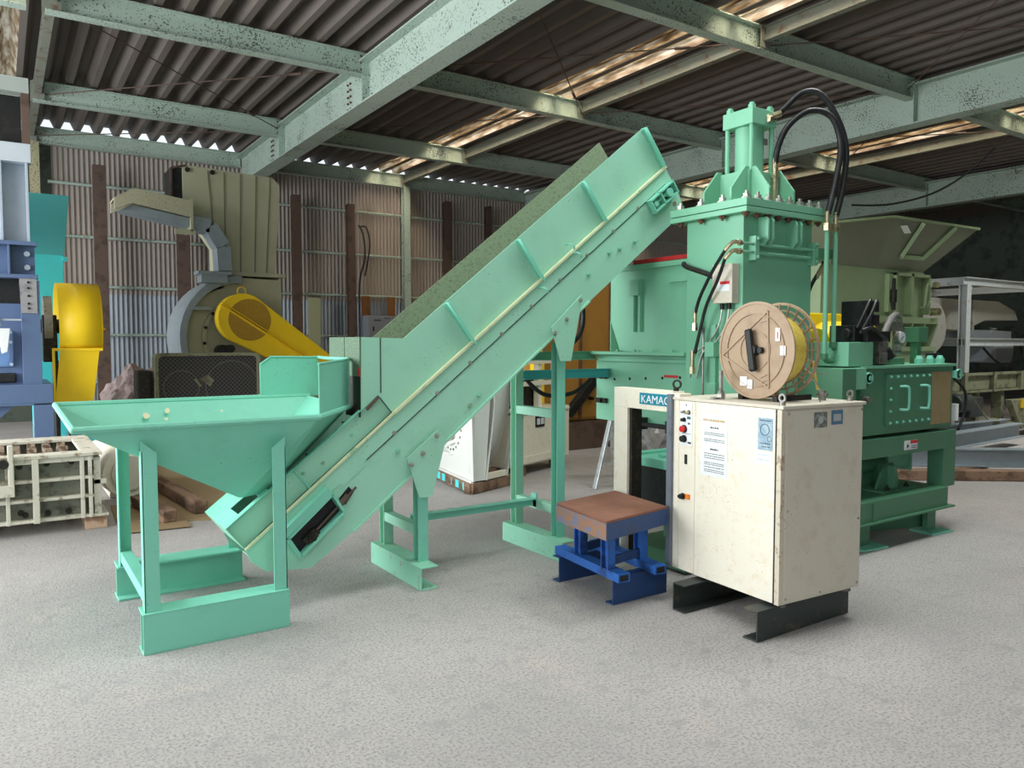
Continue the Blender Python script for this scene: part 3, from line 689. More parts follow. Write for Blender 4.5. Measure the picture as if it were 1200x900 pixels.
q = B(); q.ring((-.0145,.10,1.055), (-.0155,.10,1.055), .03, .027, 24); q.ring((-.0145,.07,1.01), (-.0155,.07,1.01), .014, .012, 20); q.box(-.0155,-.0145,.06,.135,1.10,1.104)
rnd = random.Random(8); inkline(.065, .13, .985, .005); inkline(.065, .12, .968, .004); q.build('label_print', M_INK, t, local=True)
plate('paper_label', -.012, .055, .165, .875, .94, M_WHITE, .002)
q = B(); inkline(.07, .15, .925, .003); inkline(.07, .15, .9, .003); q.build('label_print', M_PAPERB, t, local=True)
q = B(); q.box(.225, .325, -.0085, -.006, 1.06, 1.14); q.build('rating_plate', mat('dark_rating_plate', (104,108,106), (160,160,150), .4, 40, .4, bump=0), t, local=True)
q = B(); q.box(.36, .45, -.0085, -.006, 1.07, 1.145); q.build('rating_plate', mat('blue_rating_plate', (84,120,146), bump=0), t, local=True)
q = B(); q.box(.375, .435, -.0095, -.0085, 1.088, 1.125); q.cyl((.275,-.0085,1.10),(.275,-.0095,1.10),.02,16); q.build('plate_print', mat('silver_print', (176,180,176), bump=0), t, local=True)
# eye bolts on the cabinet top
for i, (x, y) in enumerate(((.03, .03), (.05, .83), (.60, .06))):
    p = lc(x, y, 1.18 if y < .8 else 1.21); q = B(); r_ = .022
    q.ring(p + V((0,0,.04)) + Rz @ V((0 if i == 1 else -.005, -.005 if i == 1 else 0, 0)), p + V((0,0,.04)) + Rz @ V((.01 if i == 1 else .005, .0, 0)), .028 if i == 1 else .022, .018 if i == 1 else .013, 20)
    q.cyl(p, p+V((0,0,.02)), .016, 12); q.build('eye_bolt', M_DARK if i == 1 else M_STEEL, t, smooth=True)
q = B(); p = lc(.08, .50, 1.182); q.cyl(p, p+V((0,0,.03)), .026, 6); q.cyl(p+V((0,0,.03)), p+V((0,0,.045)), .018, 12); q.cyl(p, p+V((0,0,.16)), .011, 12); q.build('threaded_stud', M_STEEL, t)
q = B(); p = lc(.03, .50, 1.182); q.cyl(p, p+V((0,0,.012)), .02, 12); q.build('wing_nut', M_STEEL, t)
# reel spindle and stand
q = B(); a, b_ = lc(.18, .34, 1.182), lc(.52, .34, 1.182)
for p in (lc(.33,.22,1.182), lc(.33,.46,1.182)): q.bar(p, p+V((0,0,.03)), .3, .03)
q.build('reel_cradle', M_DARK, t)
q = B(); p = lc(.50, .16, 1.182); q.box; q.cyl(p, p+V((0,0,.055)), .02, 12); q.cyl(p+V((0,-.03,.03)), p+V((0,.03,.03)), .012, 10); q.build('strap_guide', M_STEEL, t)
q = B(); q.tube([lc(.38,.08,1.18), lc(.40,.10,1.25), lc(.37,.12,1.30), lc(.35,.14,1.27)], .004, 6); q.build('wire_guide', M_STEEL, t, smooth=True)
q = B(); q.bar(lc(.46,.16,1.24), lc(.44,.18,1.40), .014, .003, up=(1,0,0)); q.build('strap_end', M_STRAP, t)
# feet
for y in (.06, .56):
    for x in (.06, .58):
        q = B(); p = lc(x, y, .145); q.cyl(p, p+V((0,0,.015)), .04, 20, .03); q.cyl(p, p+V((0,0,.03)), .012, 10); q.build('levelling_foot', M_STEEL, t, bevel=.001)
for i, (y, lab) in enumerate(((2.49, 'dark grey steel floor channel under the front of the cream cabinet'), (2.98, 'dark grey steel floor channel under the rear of the cream cabinet'))):
    q = B(); q.chan((3.10, y, .08), (3.87, y, .08), .09, .155, .007, flip=-1 if i == 0 else 1)
    o = q.build('floor_channel', M_CHAN, bevel=.002); tag(o, lab, 'steel channel', 'floor channels under the cabinet')

# ------------------------------------------------------------ reel of strap on the cabinet
ax = Rz @ V((1, 0, 0)); cen = lc(.245, .33, 1.182+.27+.004)
t = thing('strap_reel', 'large reel of yellow packing strap with dirty beige flanges on top of the cabinet', 'reel', (cen.x, cen.y, 1.19), 0)
R0 = .262
sy = Rz @ V((0, -1, 0)); sz = V((0, 0, 1))
q = B(); q.cyl(cen - ax*.085, cen - ax*.079, R0, 64); q.ring(cen-ax*.089, cen-ax*.079, R0+.002, R0-.012, 64); q.build('flange', M_REEL, t, bevel=.001)
q = B(); q.ring(cen-ax*.090, cen-ax*.084, .105, .100, 40); q.ring(cen-ax*.092, cen-ax*.084, .20, .197, 64)
tri = [cen - ax*.088 + sy*a + sz*b for a, b in ((-.235, -.03), (.085, .21), (.10, -.20))]
for i in range(3): q.bar(tri[i], tri[(i+1) % 3], .008, .008, up=ax)
for k in (.028, .05): q.bar(tri[1]-sz*k*1.2-sy*.05, tri[1]-sz*k-sy*.0, .004, .006, up=ax); q.bar(tri[2]+sz*k+sy*-.06, tri[2]+sz*k*1.6, .004, .006, up=ax)
q.build('moulded_ribs', M_REEL, t)
q = B(); q.cyl(cen - ax*.078, cen + ax*.10, .185, 64); q.build('strap_coil', M_STRAP, t)
# spoked rear flange
q = B(); q.ring(cen+ax*.10, cen+ax*.112, R0, R0-.014, 64); q.ring(cen+ax*.10, cen+ax*.112, .222, .214, 64); q.ring(cen+ax*.10, cen+ax*.112, .19, .17, 64)
for k in range(24):
    a = 2*PI*k/24; d = sy*math.cos(a)+sz*math.sin(a); q.bar(cen+ax*.102+d*.17, cen+ax*.102+d*(R0-.006), .006, .012, up=ax)
q.build('spoked_flange', M_REEL, t)
q = B(); p = cen-ax*.115; q.bar(p+sz*.115-sy*.025, p-sz*.115+sy*.015, .042, .032, up=ax); q.build('handle', M_BLACK, t, bevel=.012)
q = B(); q.cyl(cen-ax*.12, cen-ax*.08, .03, 18); q.cyl(cen-ax*.108+sy*.045, cen-ax*.085+sy*.045, .018, 14); q.build('hub_nut', M_BLACK, t, bevel=.003)
for (a, b, w1, h1, m) in ((.155, .085, .03, .07, M_WHITE), (.19, 0.0, .035, .05, M_WHITE), (-.075, -.17, .05, .05, M_WHITE), (-.03, -.185, .035, .05, M_WHITE)):
    q = B(); p = cen-ax*.0905+sy*a+sz*b; q.bar(p-sz*h1/2, p+sz*h1/2, w1, .001, up=ax); q.build('paper_sticker', m, t)
q = B(); p = cen-ax*.0915+sy*.155+sz*.08; q.bar(p-sz*.018, p+sz*.018, .008, .001, up=ax); q.build('red_arrow', M_RED, t)
q = B(); q.cyl(cen-ax*.08, cen+ax*.30, .012, 12); q.bar(cen+ax*.20+V((0,0,-.13))-sy*.0, cen+ax*.20+V((0,0,-.13))+ax*.1+sy*.16, .02, .006); q.build('spindle', M_STEEL, t)

# ------------------------------------------------------------ small blue roller stand
ba = R(-2)
ba = math.atan2(3.339-3.237, 3.368-2.795)
t = thing('work_stand', 'small blue steel stand with a rusty brown top in front of the strapping arch', 'stand', (2.83, 3.24, 0), 0)
q = B()
c0, c1, c2, c3 = (2.682,3.107), (3.228,3.204), (3.295,3.735), (2.75,3.64)
q.prism([c0, c1, c2, c3], 'z', .525, .54); q.build('top_plate', M_RUSTTOP, t, bevel=.002)
for a, b_, m in ((c0, c1, M_BLUED), (c0, c3, M_RUSTBLUE), (c3, c2, M_BLUE), (c1, c2, M_BLUE)):
    q = B(); ins = .004
    q.bar((a[0]+ins, a[1]+ins, .478), (b_[0], b_[1]+ins, .478), .008, .093); q.build('apron', m, t, bevel=.001)
for (x, y) in ((2.86,3.30), (3.16,3.35), (2.92,3.62), (3.22,3.67)):
    q = B(); q.hbeam((x, y, .20), (x, y, .50), .06, .06, .007, up=(0,1,0)); q.build('leg', M_BLUE, t, bevel=.001)
q = B(); q.bar((2.86,3.30,.245), (3.16,3.35,.245), .02, .05); q.build('cross_bar', M_BLUED, t, bevel=.001)
q = B(); q.bar((2.92,3.62,.245), (3.22,3.67,.245), .02, .05); q.build('cross_bar', M_BLUED, t, bevel=.001)
for x0 in (2.86, 3.14):
    q = B(); q.bar((x0, 3.16, .187), (x0+.07, 3.84, .187), .08, .05); o = q.build('rail', M_BLUE, t, bevel=.001); q = B(); q.bar((x0, 3.157, .187), (x0, 3.159, .187), .062, .034); q.build('open_end', M_BLACK, t)
for y in (3.295, 3.80):
    q = B(); q.chan((2.865, y, .08), (3.29, y+.0, .08), .07, .158, .007, flip=-1); q.build('floor_channel', M_BLUED, t, bevel=.002)
# ------------------------------------------------------------ baling press
t = thing('baling_press', 'tall green hydraulic baling press with a vertical cylinder on top behind the cream cabinet', 'press', (4.5, 3.7, 0))
X0, X1, YA, YB = 4.10, 4.83, 3.40, 3.90
q = B(); q.box(X0, X1, YA, YB, .25, 2.345); q.build('body', M_TEAL, t, bevel=.004)
q = B(); q.box(X0-.07, X1+.12, YA-.08, YB+.10, 2.385, 2.435); q.box(X0-.07, X1+.12, YA-.08, YB+.10, 2.345, 2.38); q.build('head_plate', M_TEAL, t, bevel=.003)
for k in range(8):
    x = X0-.03 + k*(X1-X0+.04)/7
    bolt(t, (x, YA-.045, 2.435), (0,0,1), M_BOLT, .026, .03); bolt(t, (x, YA-.04, 2.345), (0,0,-1), M_BOLTR, .02, .018)
for k in range(1, 4):
    y = YA-.04 + k*.19
    bolt(t, (X0-.035, y, 2.435), (0,0,1), M_BOLT, .026, .03); bolt(t, (X0-.035, y, 2.345), (0,0,-1), M_BOLTR, .02, .018)
CX, CY = 4.46, 3.66
q = B(); q.box(CX-.17, CX+.17, CY-.14, CY+.14, 2.435, 2.68); q.build('cylinder_base', M_TEAL, t, bevel=.003)
g = [(0, 2.435), (0, 2.70), (.04, 2.70), (.18, 2.54), (.18, 2.435)]
for s, yy in ((-1, CY-.12), (-1, CY+.12), (1, CY-.12), (1, CY+.12)):
    q = B(); q.prism([(CX+s*(.15+a), z) for a, z in g], 'y', yy-.009, yy+.009); q.build('gusset', M_TEAL, t, bevel=.001)
for s, xx in ((-1, CX-.13), (-1, CX+.13), (1, CX-.13), (1, CX+.13)):
    q = B(); q.prism([(CY+s*(.13+a*.85), z) for a, z in g], 'x', xx-.009, xx+.009); q.build('gusset', M_TEAL, t, bevel=.001)
q = B(); q.cyl((CX, CY, 2.6), (CX, CY, 3.02), .098, 40); q.build('hydraulic_cylinder', M_TEAL, t, smooth=True)
q = B(); q.box(CX-.13, CX+.13, CY-.13, CY+.13, 3.0, 3.11); q.build('cylinder_head', M_TEAL, t, bevel=.004)
for a in (-1, 1):
    for b_ in (-1, 1):
        q = B(); q.cyl((CX+a*.105, CY+b_*.105, 2.5), (CX+a*.105, CY+b_*.105, 3.0), .017, 14); o = q.build('tie_rod', M_TEAL, t, smooth=True)
        q = B(); q.cyl((CX+a*.095, CY+b_*.095, 3.11), (CX+a*.095, CY+b_*.095, 3.135), .028, 6); q.cyl((CX+a*.095, CY+b_*.095, 3.13), (CX+a*.095, CY+b_*.095, 3.15), .018, 10); q.build('nut', M_TEAL, t)
q = B(); q.cyl((CX, CY-.131, 2.85), (CX, CY-.131, 2.85), .01, 4); q = B(); q.cyl((CX+.05, CY-.095, 2.90), (CX+.05, CY-.10, 2.90), .03, 4); q.build('nameplate', M_STEEL, t)
q = B(); q.ring((CX-.171, CY-.02, 2.55), (CX-.16, CY-.02, 2.55), .045, .02, 20); q.build('port', M_BLACK, t)
# hook plates below head plate
for xx in (4.25, 4.30, 4.55, 4.60):
    q = B(); q.prism([(YA, 2.33), (YA-.07, 2.33), (YA-.085, 2.30), (YA-.085, 2.18), (YA-.05, 2.14), (YA, 2.14)], 'x', xx-.008, xx+.008); q.build('hook_plate', M_TEAL, t, bevel=.001)
# horizontal pipe pair across the face
for z in (2.145, 2.09):
    q = B(); q.cyl((X0-.1, YA-.04, z), (X1+.11, YA-.04, z), .010, 10); q.build('pipe', M_TEAL, t, smooth=True)
for x in (4.17, 4.80):
    q = B(); q.box(x-.02, x+.02, YA-.06, YA, 2.04, 2.20); q.cyl((x, YA-.06, 2.18), (x, YA-.075, 2.18), .012, 6); q.cyl((x, YA-.06, 2.06), (x, YA-.075, 2.06), .012, 6); q.build('pipe_clamp', M_TEAL, t, bevel=.003)
for i, z in enumerate((2.145, 2.09)):
    q = B(); q.tube([(X0-.09, YA-.04, z), (X0-.14, YA-.03, z), (X0-.165, YA+.01, z-.05)], .014, 8, 3); q.cyl((X0-.07, YA-.04, z), (X0-.105, YA-.04, z), .02, 6); q.build('hose_fitting', M_BRASS, t, smooth=True)
    q = B(); q.tube([(X0-.165, YA+.01, z-.05), (X0-.13, YA+.15-.05*i, z-.18), (X0-.10, YA+.28-.06*i, z-.34), (X0-.08, YA+.34-.05*i, z-.45-i*.05)] + ([(X0-.08, YA+.34, 1.42)] if i else []), .0115, 8, 6); q.build('hose', M_RUBBER, t, smooth=True)
for (y, z0, z1) in ((YA+.34, 1.58, 1.72), (YA+.36, 1.28, 1.44)):
    q = B(); q.cyl((X0-.08, y, z0), (X0-.08, y, z1), .015, 10); q.cyl((X0-.08, y, z0), (X0-.08, y, z0+.05), .022, 6); q.build('hose_fitting', M_BRASS, t)
q = B(); q.tube([(X1+.10, YA-.04, 2.12), (X1+.13, YA, 2.05), (X1+.07, YA+.05, 1.9), (X1+.05, YA+.1, 1.7), (X1+.06, YA+.12, 1.45)], .014, 8, 5); q.build('hose', M_RUBBER, t, smooth=True)
q = B(); q.cyl((X1+.06, YA-.04, 2.145), (X1+.13, YA-.04, 2.145), .018, 6); q.cyl((X1+.13, YA-.01, 2.06), (X1+.10, YA+.03, 1.96), .018, 6); q.build('hose_fitting', M_BRASS, t)
# vertical pipes right of body
for x, z0 in ((4.785, 1.42), (4.885, 1.50)):
    q = B(); q.cyl((x+.0, 3.25, z0), (x, 3.25, 2.27), .0165, 12); q.build('riser_pipe', M_TEALD if x > 5 else M_TEAL, t, smooth=True)
    q = B(); q.cyl((x, 3.25, 2.27), (x, 3.25, 2.32), .03, 6); q.cyl((x, 3.25, 2.32), (x, 3.25, 2.40), .018, 10); q.build('hose_fitting', M_BRASS, t)
    q = B(); q.cyl((x, 3.25, z0), (x, 3.25, z0-.04), .026, 10); q.tube([(x, 3.25, z0-.02), (x+.03, 3.25, z0-.05), (x+.09, 3.25, z0-.05)], .02, 10, 3); q.build('elbow', M_TEALD, t, smooth=True)
q = B(); q.box(4.72, 4.92, 3.27, 3.30, 2.08, 2.15); q.build('pipe_bracket', M_TEALD, t, bevel=.002)
q = B(); q.tube([(4.56, 3.55, 3.06), (4.62, 3.50, 3.13), (4.72, 3.42, 3.24), (4.82, 3.34, 3.22), (4.93, 3.28, 3.05), (4.985, 3.25, 2.85), (4.96, 3.25, 2.6), (4.885, 3.25, 2.38)], .021, 12, 6); q.build('hydraulic_hose', M_RUBBER, t, smooth=True)
q = B(); q.tube([(4.54, 3.50, 2.74), (4.545, 3.48, 2.86), (4.60, 3.44, 3.0), (4.72, 3.36, 3.10), (4.85, 3.28, 3.06), (4.92, 3.25, 2.88), (4.88, 3.25, 2.65), (4.79, 3.25, 2.38)], .021, 12, 6); q.build('hydraulic_hose', M_RUBBER, t, smooth=True)
q = B(); q.cyl((4.50, 3.57, 3.055), (4.60, 3.51, 3.10), .024, 8); q.cyl((4.48, 3.53, 3.05), (4.55, 3.55, 3.06), .03, 6); q.cyl((4.54, 3.50, 2.62), (4.54, 3.50, 2.78), .022, 8); q.cyl((4.54, 3.50, 2.64), (4.54, 3.50, 2.67), .03, 6); q.cyl((4.54, 3.50, 2.44), (4.54, 3.50, 2.64), .024, 12); q.build('hose_fitting', M_BRASS, t)
# junction box on the left face
q = B(); q.box(X0-.07, X0, 3.43, 3.60, 1.76, 2.02); q.build('junction_box', M_BEIGE2, t, bevel=.004)
q = B(); q.box(X0-.072, X0-.07, 3.45, 3.55, 1.84, 1.90); q.build('notice', M_WHITE, t); q = B(); q.box(X0-.073, X0-.071, 3.45, 3.53, 1.885, 1.905); q.build('red_notice', M_RED, t)
for y in (3.48, 3.54): q = B(); q.cyl((X0-.035, y, 1.76), (X0-.035, y, 1.72), .016, 10); q.build('cable_gland', M_BLACK, t)
for i, y in enumerate((3.48, 3.54)):
    q = B(); q.tube([(X0-.035, y, 1.73), (X0-.04, y+.02, 1.62), (X0-.05, y+.1, 1.5), (X0-.07, y+.2, 1.42), (X0-.08, y+.24, 1.25)], .006, 6, 5); q.build('cable', M_STEEL, t, smooth=True)
q = B(); q.tube([(X0-.03, 3.60, 1.93), (X0-.04, 3.68, 1.97), (X0-.04, 3.86, 2.03), (X0-.03, 3.9, 2.06)], .018, 8, 4); q.build('conduit', M_DARK, t, smooth=True)
q = B(); q.box(X0-.03, X0, 3.60, 3.64, 1.10, 1.62); q.box(X0-.07, X0-.01, 3.58, 3.66, 1.40, 1.50); q.box(X0-.05, X0-.01, 3.58, 3.66, 1.13, 1.22); q.build('guide_block', M_TEAL, t, bevel=.003)
q = B(); q.cyl((X0-.05, 3.69, 1.0), (X0-.05, 3.69, 1.6), .008, 8); q.build('guide_rod', M_STEEL, t)
# receiving hopper behind the body
HX = 4.15
q = B(); q.prism([(3.9, 1.40), (3.9, 2.08), (4.78, 2.10), (4.78, 1.68), (4.66, 1.43)], 'x', HX, HX+.008)
q.prism([(HX, 1.40), (HX, 2.10), (5.0, 2.10), (5.0, 1.40)], 'y', 4.772, 4.78); q.box(4.99, 5.0, 3.9, 4.78, 1.4, 2.1)
q.build('receiving_hopper', M_TEAL, t, bevel=.002)
q = B(); q.box(HX-.02, HX, 3.9, 4.78, 2.06, 2.10); q.build('hopper_lip', M_TEAL, t, bevel=.002)
q = B(); q.box(HX-.01, HX+.03, 3.9, 4.5, 2.105, 2.135); q.box(HX-.01, HX+.03, 4.56, 4.80, 2.105, 2.135); q.build('red_edge', M_REDM, t, label='red edge strip')
q = B(); q.box(HX-.012, HX-.004, 4.50, 4.56, 2.10, 2.14); q.build('hinge', M_STEEL, t)
q = B(); q.box(HX-.05, HX, 4.40, 4.50, 1.86, 1.98); q.box(HX-.03, HX, 4.40, 4.415, 1.58, 1.86); q.box(HX-.03, HX, 4.47, 4.485, 1.58, 1.86); q.build('slide_bracket', M_TEAL, t, bevel=.002)
q = B(); q.box(HX-.02, HX, 3.92, 4.1, 1.94, 2.0); q.build('stiffener', M_TEAL, t)
# lower box and ledges
q = B(); q.box(HX, 5.2, 3.9, 4.95, .86, 1.40); q.build('lower_chamber', M_TEAL, t, bevel=.003)
q = B(); q.box(HX-.07, HX, 3.9, 4.97, 1.40, 1.425); q.box(HX-.03, HX, 3.9, 4.9, 1.345, 1.37); q.build('ledge', M_TEAL, t, bevel=.002)
for k in range(4): bolt(t, (HX-.035, 4.05+k*.2, 1.425), (0,0,1), M_TEAL, .014, .012)
for k in range(5): bolt(t, (HX, 4.0+k*.18, 1.24-.01*k), (-1,0,0), M_DARK, .008, .006)
for z in (1.22, 1.02): q = B(); q.cyl((HX-.05, 4.86, z), (HX-.01, 4.86, z), .018, 10); q.box(HX-.03, HX-.01, 4.80, 4.92, z-.02, z+.02); q.build('latch', M_DARK, t)
q = B(); q.box(HX-.004, HX, 4.02, 4.16, 1.235, 1.255); q.build('red_sticker', M_REDM, t)
q = B(); q.hbeam((2.95, 4.97, 1.39), (HX, 4.97, 1.39), .08, .07, .007); q.build('side_rail', M_TEAL, t, bevel=.001)
q = B(); q.hbeam((3.3, 4.80, 1.25), (HX, 4.80, 1.25), .06, .07, .007); q.build('side_rail', M_CYAND, t, bevel=.001)
q = B(); q.cyl((HX-.06, 4.36, .87), (HX-.06, 4.0, .87), .018, 12)
for y in (4.36, 4.02): q.box(HX-.10, HX, y-.03, y+.03, .83, .92)
q.build('strap_roller', M_BLACK, t, bevel=.003)
for x, y in ((HX+.4, 3.9), (5.1, 3.9), (5.1, 4.85)): q = B(); q.box(x, x+.1, y, y+.1, 0, .86); q.build('leg', M_TEALD, t, bevel=.003)
# bale table seen through the arch
q = B(); q.box(3.60, 4.09, 3.42, 4.02, .665, .725); q.build('bale_table_rim', M_MINT, t, bevel=.003)
q = B(); q.box(3.605, 3.64, 3.44, 4.0, .30, .665); q.build('bale_table_skirt', M_BLACK, t)
for y in (3.5, 3.7, 3.9): q = B(); q.cyl((3.66, y, .73), (4.08, y, .73), .02, 10); q.build('bale_roller', M_MINT, t, smooth=True)
q = B(); q.box(3.62, 4.1, 3.42, 4.02, .02, .12); q.box(3.9, 4.1, 3.5, 3.9, .12, .3); q.build('base_plate', M_TEALD, t)
q = B(); q.box(HX-.06, 5.1, 3.5, 3.85, 0, .25); q.build('foot', M_TEALD, t, bevel=.003)

# ------------------------------------------------------------ hydraulic tank on its frame
t = thing('hydraulic_tank', 'dark green hydraulic oil tank on a heavy box frame right of the cream cabinet', 'tank', (5.7, 3.5, 0))
q = B(); q.box(5.07, 6.34, 3.15, 3.85, .825, 1.31); q.build('tank_body', M_TEALD, t, bevel=.004)
q = B(); q.box(5.05, 6.36, 3.13, 3.87, 1.31, 1.33); q.build('tank_lid', M_TEAL, t, bevel=.002)
q = B(); q.box(5.38, 6.0, 3.135, 3.15, .885, 1.265); q.build('inspection_cover', M_TEALD, t, bevel=.001)
for k in range(7):
    for z in (.905, 1.245): bolt(t, (5.43+k*.088, 3.135, z), (0,-1,0), M_MINT, .009, .008)
for z in (.99, 1.075, 1.16):
    for x in (5.43, 5.958): bolt(t, (x, 3.135, z), (0,-1,0), M_MINT, .009, .008)
for x in (5.58, 5.86):
    q = B(); q.tube([(x-.03, 3.135, 1.17), (x, 3.09, 1.17), (x+.01, 3.085, 1.13), (x+.01, 3.085, 1.04), (x-.0, 3.09, 1.0), (x-.03, 3.135, 1.0)], .010, 8, 3); q.build('handle', M_MINT, t, smooth=True)
q = B(); q.box(6.01, 6.30, 3.143, 3.15, .86, 1.27); q.build('kraft_panel', M_BROWNP, t, label='brown kraft covered panel')
for x in (5.12, 6.37):
    q = B(); q.ring((x, 3.13, 1.245), (x, 3.11, 1.245), .042, .018, 20); q.box(x-.05, x+.0 if x > 6 else x+.02, 3.11, 3.15, 1.215, 1.275) ; q.build('lifting_eye', M_MINT, t, bevel=.001)
q = B(); q.box(4.95, 6.38, 3.13, 3.26, .66, .80); q.box(6.2, 6.38, 3.13, 3.26, .35, .66); q.box(4.95, 6.38, 3.74, 3.86, .66, .80); q.box(6.25, 6.38, 3.26, 3.75, .66, .80); q.box(6.2, 6.38, 3.74, 3.86, .35, .66); q.build('box_frame', M_TEALD, t, bevel=.003)
q = B(); q.box(5.62, 5.80, 3.126, 3.13, .69, .76); q.build('notice', M_WHITE, t); q = B(); q.box(5.70, 5.80, 3.124, 3.126, .735, .76); q.build('red_notice', M_RED, t); q = B(); q.cyl((5.66,3.125,.72),(5.66,3.122,.72),.018,3); q.box(5.71,5.79,3.123,3.125,.70,.705); q.box(5.71,5.79,3.123,3.125,.715,.72); q.build('notice_print', M_INK, t)
q = B(); q.chan((4.9, 3.14, .285), (6.2, 3.14, .285), .10, .15, .01, flip=-1); q.box(4.9, 6.2, 3.14, 3.8, .35, .362); q.build('skid_beam', M_TEALD, t, bevel=.002)
for x in (5.0, 5.16): q = B(); q.box(x, x+.05, 3.08, 3.12, .215, .35); q.build('stiffener', M_TEALD, t)
q = B(); q.bar((4.9, 3.12, .208), (6.26, 3.12, .208), .12, .012); q.build('bottom_flange', M_TEALD, t)
for x, y in ((6.10, 3.18), (5.22, 3.2)):
    q = B(); q.hbeam((x, y, .02), (x, y, .19), .1, .1, .008); q.box(x-.06, x+.06, y-.02, y+.02, .015, .19); q.build('post', M_TEALD, t)
    q = B(); q.prism([(x-.13, y-.10), (x+.14, y-.12), (x+.16, y+.06), (x-.10, y+.1)], 'z', 0, .016); q.build('foot_plate', M_MINT, t, bevel=.001)
q = B(); q.bar((5.2, 3.5, .10), (6.15, 3.22, .10), .02, .14); q.build('brace', M_TEALD, t)
# trunnion and ram under the tank
q = B(); q.cyl((4.9, 3.45, .535), (5.85, 3.45, .535), .062, 24); q.build('ram_cylinder', M_TEALD, t, smooth=True)
q = B(); q.box(5.85, 6.15, 3.38, 3.50, .50, .60); q.box(6.13, 6.16, 3.36, 3.52, .46, .62); q.box(5.3, 6.15, 3.38, 3.5, .60, .62); q.build('ram_guide', M_TEAL, t, bevel=.002)
for dy in (3.30, 3.42):
    q = B(); q.prism([(5.55, .37), (5.62, .50), (5.70, .56), (5.78, .56), (5.84, .48), (5.88, .37)], 'y', dy, dy+.02); q.build('trunnion_plate', M_TEALD, t, bevel=.002)
q = B(); q.prism([(5.69,.37),(5.70,.55),(5.73,.55),(5.74,.37)], 'y', 3.24, 3.42); q.box(5.5, 5.95, 3.2, 3.46, .355, .375); q.build('trunnion_web', M_TEALD, t, bevel=.002)
for x, y in ((5.6, 3.24), (5.88, 3.25)): bolt(t, (x, y, .375), (0,0,1), M_DARK, .016, .02)
q = B(); q.box(5.0, 5.5, 3.5, 3.8, .35, .6); q.build('gear_box', M_DARK, t, bevel=.01)
q = B(); q.bar((5.7, 3.34, .63), (6.05, 3.36, .63), .05, .01); q.build('slide_strip', M_FILM, t)
# pump and valve gear on the tank lid
q = B(); q.box(4.86, 5.06, 3.10, 3.40, 1.17, 1.32); q.box(4.90, 5.20, 3.14, 3.5, 1.33, 1.50); q.build('manifold', M_TEAL, t, bevel=.004)
q = B(); q.box(4.70, 4.86, 3.05, 3.4, 1.02, 1.32); q.build('side_tank', M_TEALD, t, bevel=.004)
q = B(); q.box(5.16, 5.36, 3.16, 3.42, 1.50, 1.58); q.box(5.20, 5.30, 3.2, 3.4, 1.58, 1.80); q.box(5.23, 5.34, 3.18, 3.3, 1.62, 1.70); q.box(5.26, 5.40, 3.22, 3.36, 1.72, 1.80)
q.box(5.06, 5.16, 3.2, 3.4, 1.50, 1.62); q.cyl((5.02, 3.25, 1.56), (5.10, 3.25, 1.56), .035, 14); q.build('solenoid_valve', M_BLACK, t, bevel=.006)
q = B(); q.box(5.34, 5.46, 3.18, 3.4, 1.42, 1.52); q.box(5.32, 5.42, 3.16, 3.3, 1.34, 1.42); q.build('valve_block', M_STEEL, t, bevel=.003)
q = B(); q.box(5.40, 5.52, 3.2, 3.34, 1.50, 1.58); q.cyl((5.46, 3.2, 1.45), (5.5, 3.18, 1.38), .03, 12); q.build('valve_coil', M_BLACK, t, bevel=.004)
for k, pts in enumerate((((5.06, 3.18, 1.60), (5.12, 3.16, 1.72), (5.18, 3.16, 1.80), (5.24, 3.2, 1.79)), ((5.08, 3.17, 1.56), (5.16, 3.14, 1.70), (5.24, 3.15, 1.80), (5.30, 3.2, 1.78)))):
    q = B(); q.tube(pts, .012, 8, 5); q.build('valve_cable', M_RUBBER, t, smooth=True)
q = B(); q.tube([(5.06, 3.14, 1.58), (5.14, 3.12, 1.60), (5.24, 3.12, 1.56), (5.36, 3.14, 1.52)], .014, 8, 5); q.build('valve_cable', M_RUBBER, t, smooth=True)
q = B(); q.tube([(5.50, 3.25, 1.50), (5.58, 3.28, 1.58), (5.74, 3.32, 1.69), (5.88, 3.36, 1.71), (5.95, 3.38, 1.66), (5.95, 3.38, 1.56)], .024, 10, 6); q.build('return_hose', mat('grey_hose', (112,110,108), (130,128,124), .3, 10), t, smooth=True)
q = B(); q.tube([(5.40, 3.4, 1.60), (5.55, 3.42, 1.58), (5.66, 3.42, 1.5), (5.68, 3.42, 1.36)], .014, 8, 5); q.build('pump_hose', M_RUBBER, t, smooth=True)
q = B(); q.cyl((5.80, 3.27, 1.535), (5.80, 3.31, 1.535), .052, 28); q.build('pressure_gauge', M_STEEL, t, bevel=.003)
q = B(); q.cyl((5.80, 3.266, 1.535), (5.80, 3.27, 1.535), .043, 28); q.build('gauge_dial', M_GAUGE, t); q = B(); q.bar((5.77, 3.264, 1.515), (5.815, 3.264, 1.545), .003, .004); q.build('gauge_needle', M_INK, t)
q = B(); q.cyl((5.80, 3.33, 1.33), (5.80, 3.33, 1.6), .016, 10); q.box(5.74, 5.86, 3.31, 3.39, 1.58, 1.66); q.cyl((5.74, 3.34, 1.42), (5.90, 3.34, 1.42), .022, 8); q.cyl((5.70, 3.35, 1.33), (5.70, 3.35, 1.6), .014, 8); q.cyl((5.88, 3.35, 1.48), (5.80, 3.30, 1.46), .03, 8); q.build('relief_valve', M_STEEL, t, bevel=.002)
q = B(); q.cyl((5.62, 3.8, 1.50), (6.0, 3.8, 1.50), .17, 32); q.cyl((5.50, 3.8, 1.50), (5.62, 3.8, 1.50), .11, 24, .17); q.build('pump_motor', M_YELLOW, t, smooth=True)
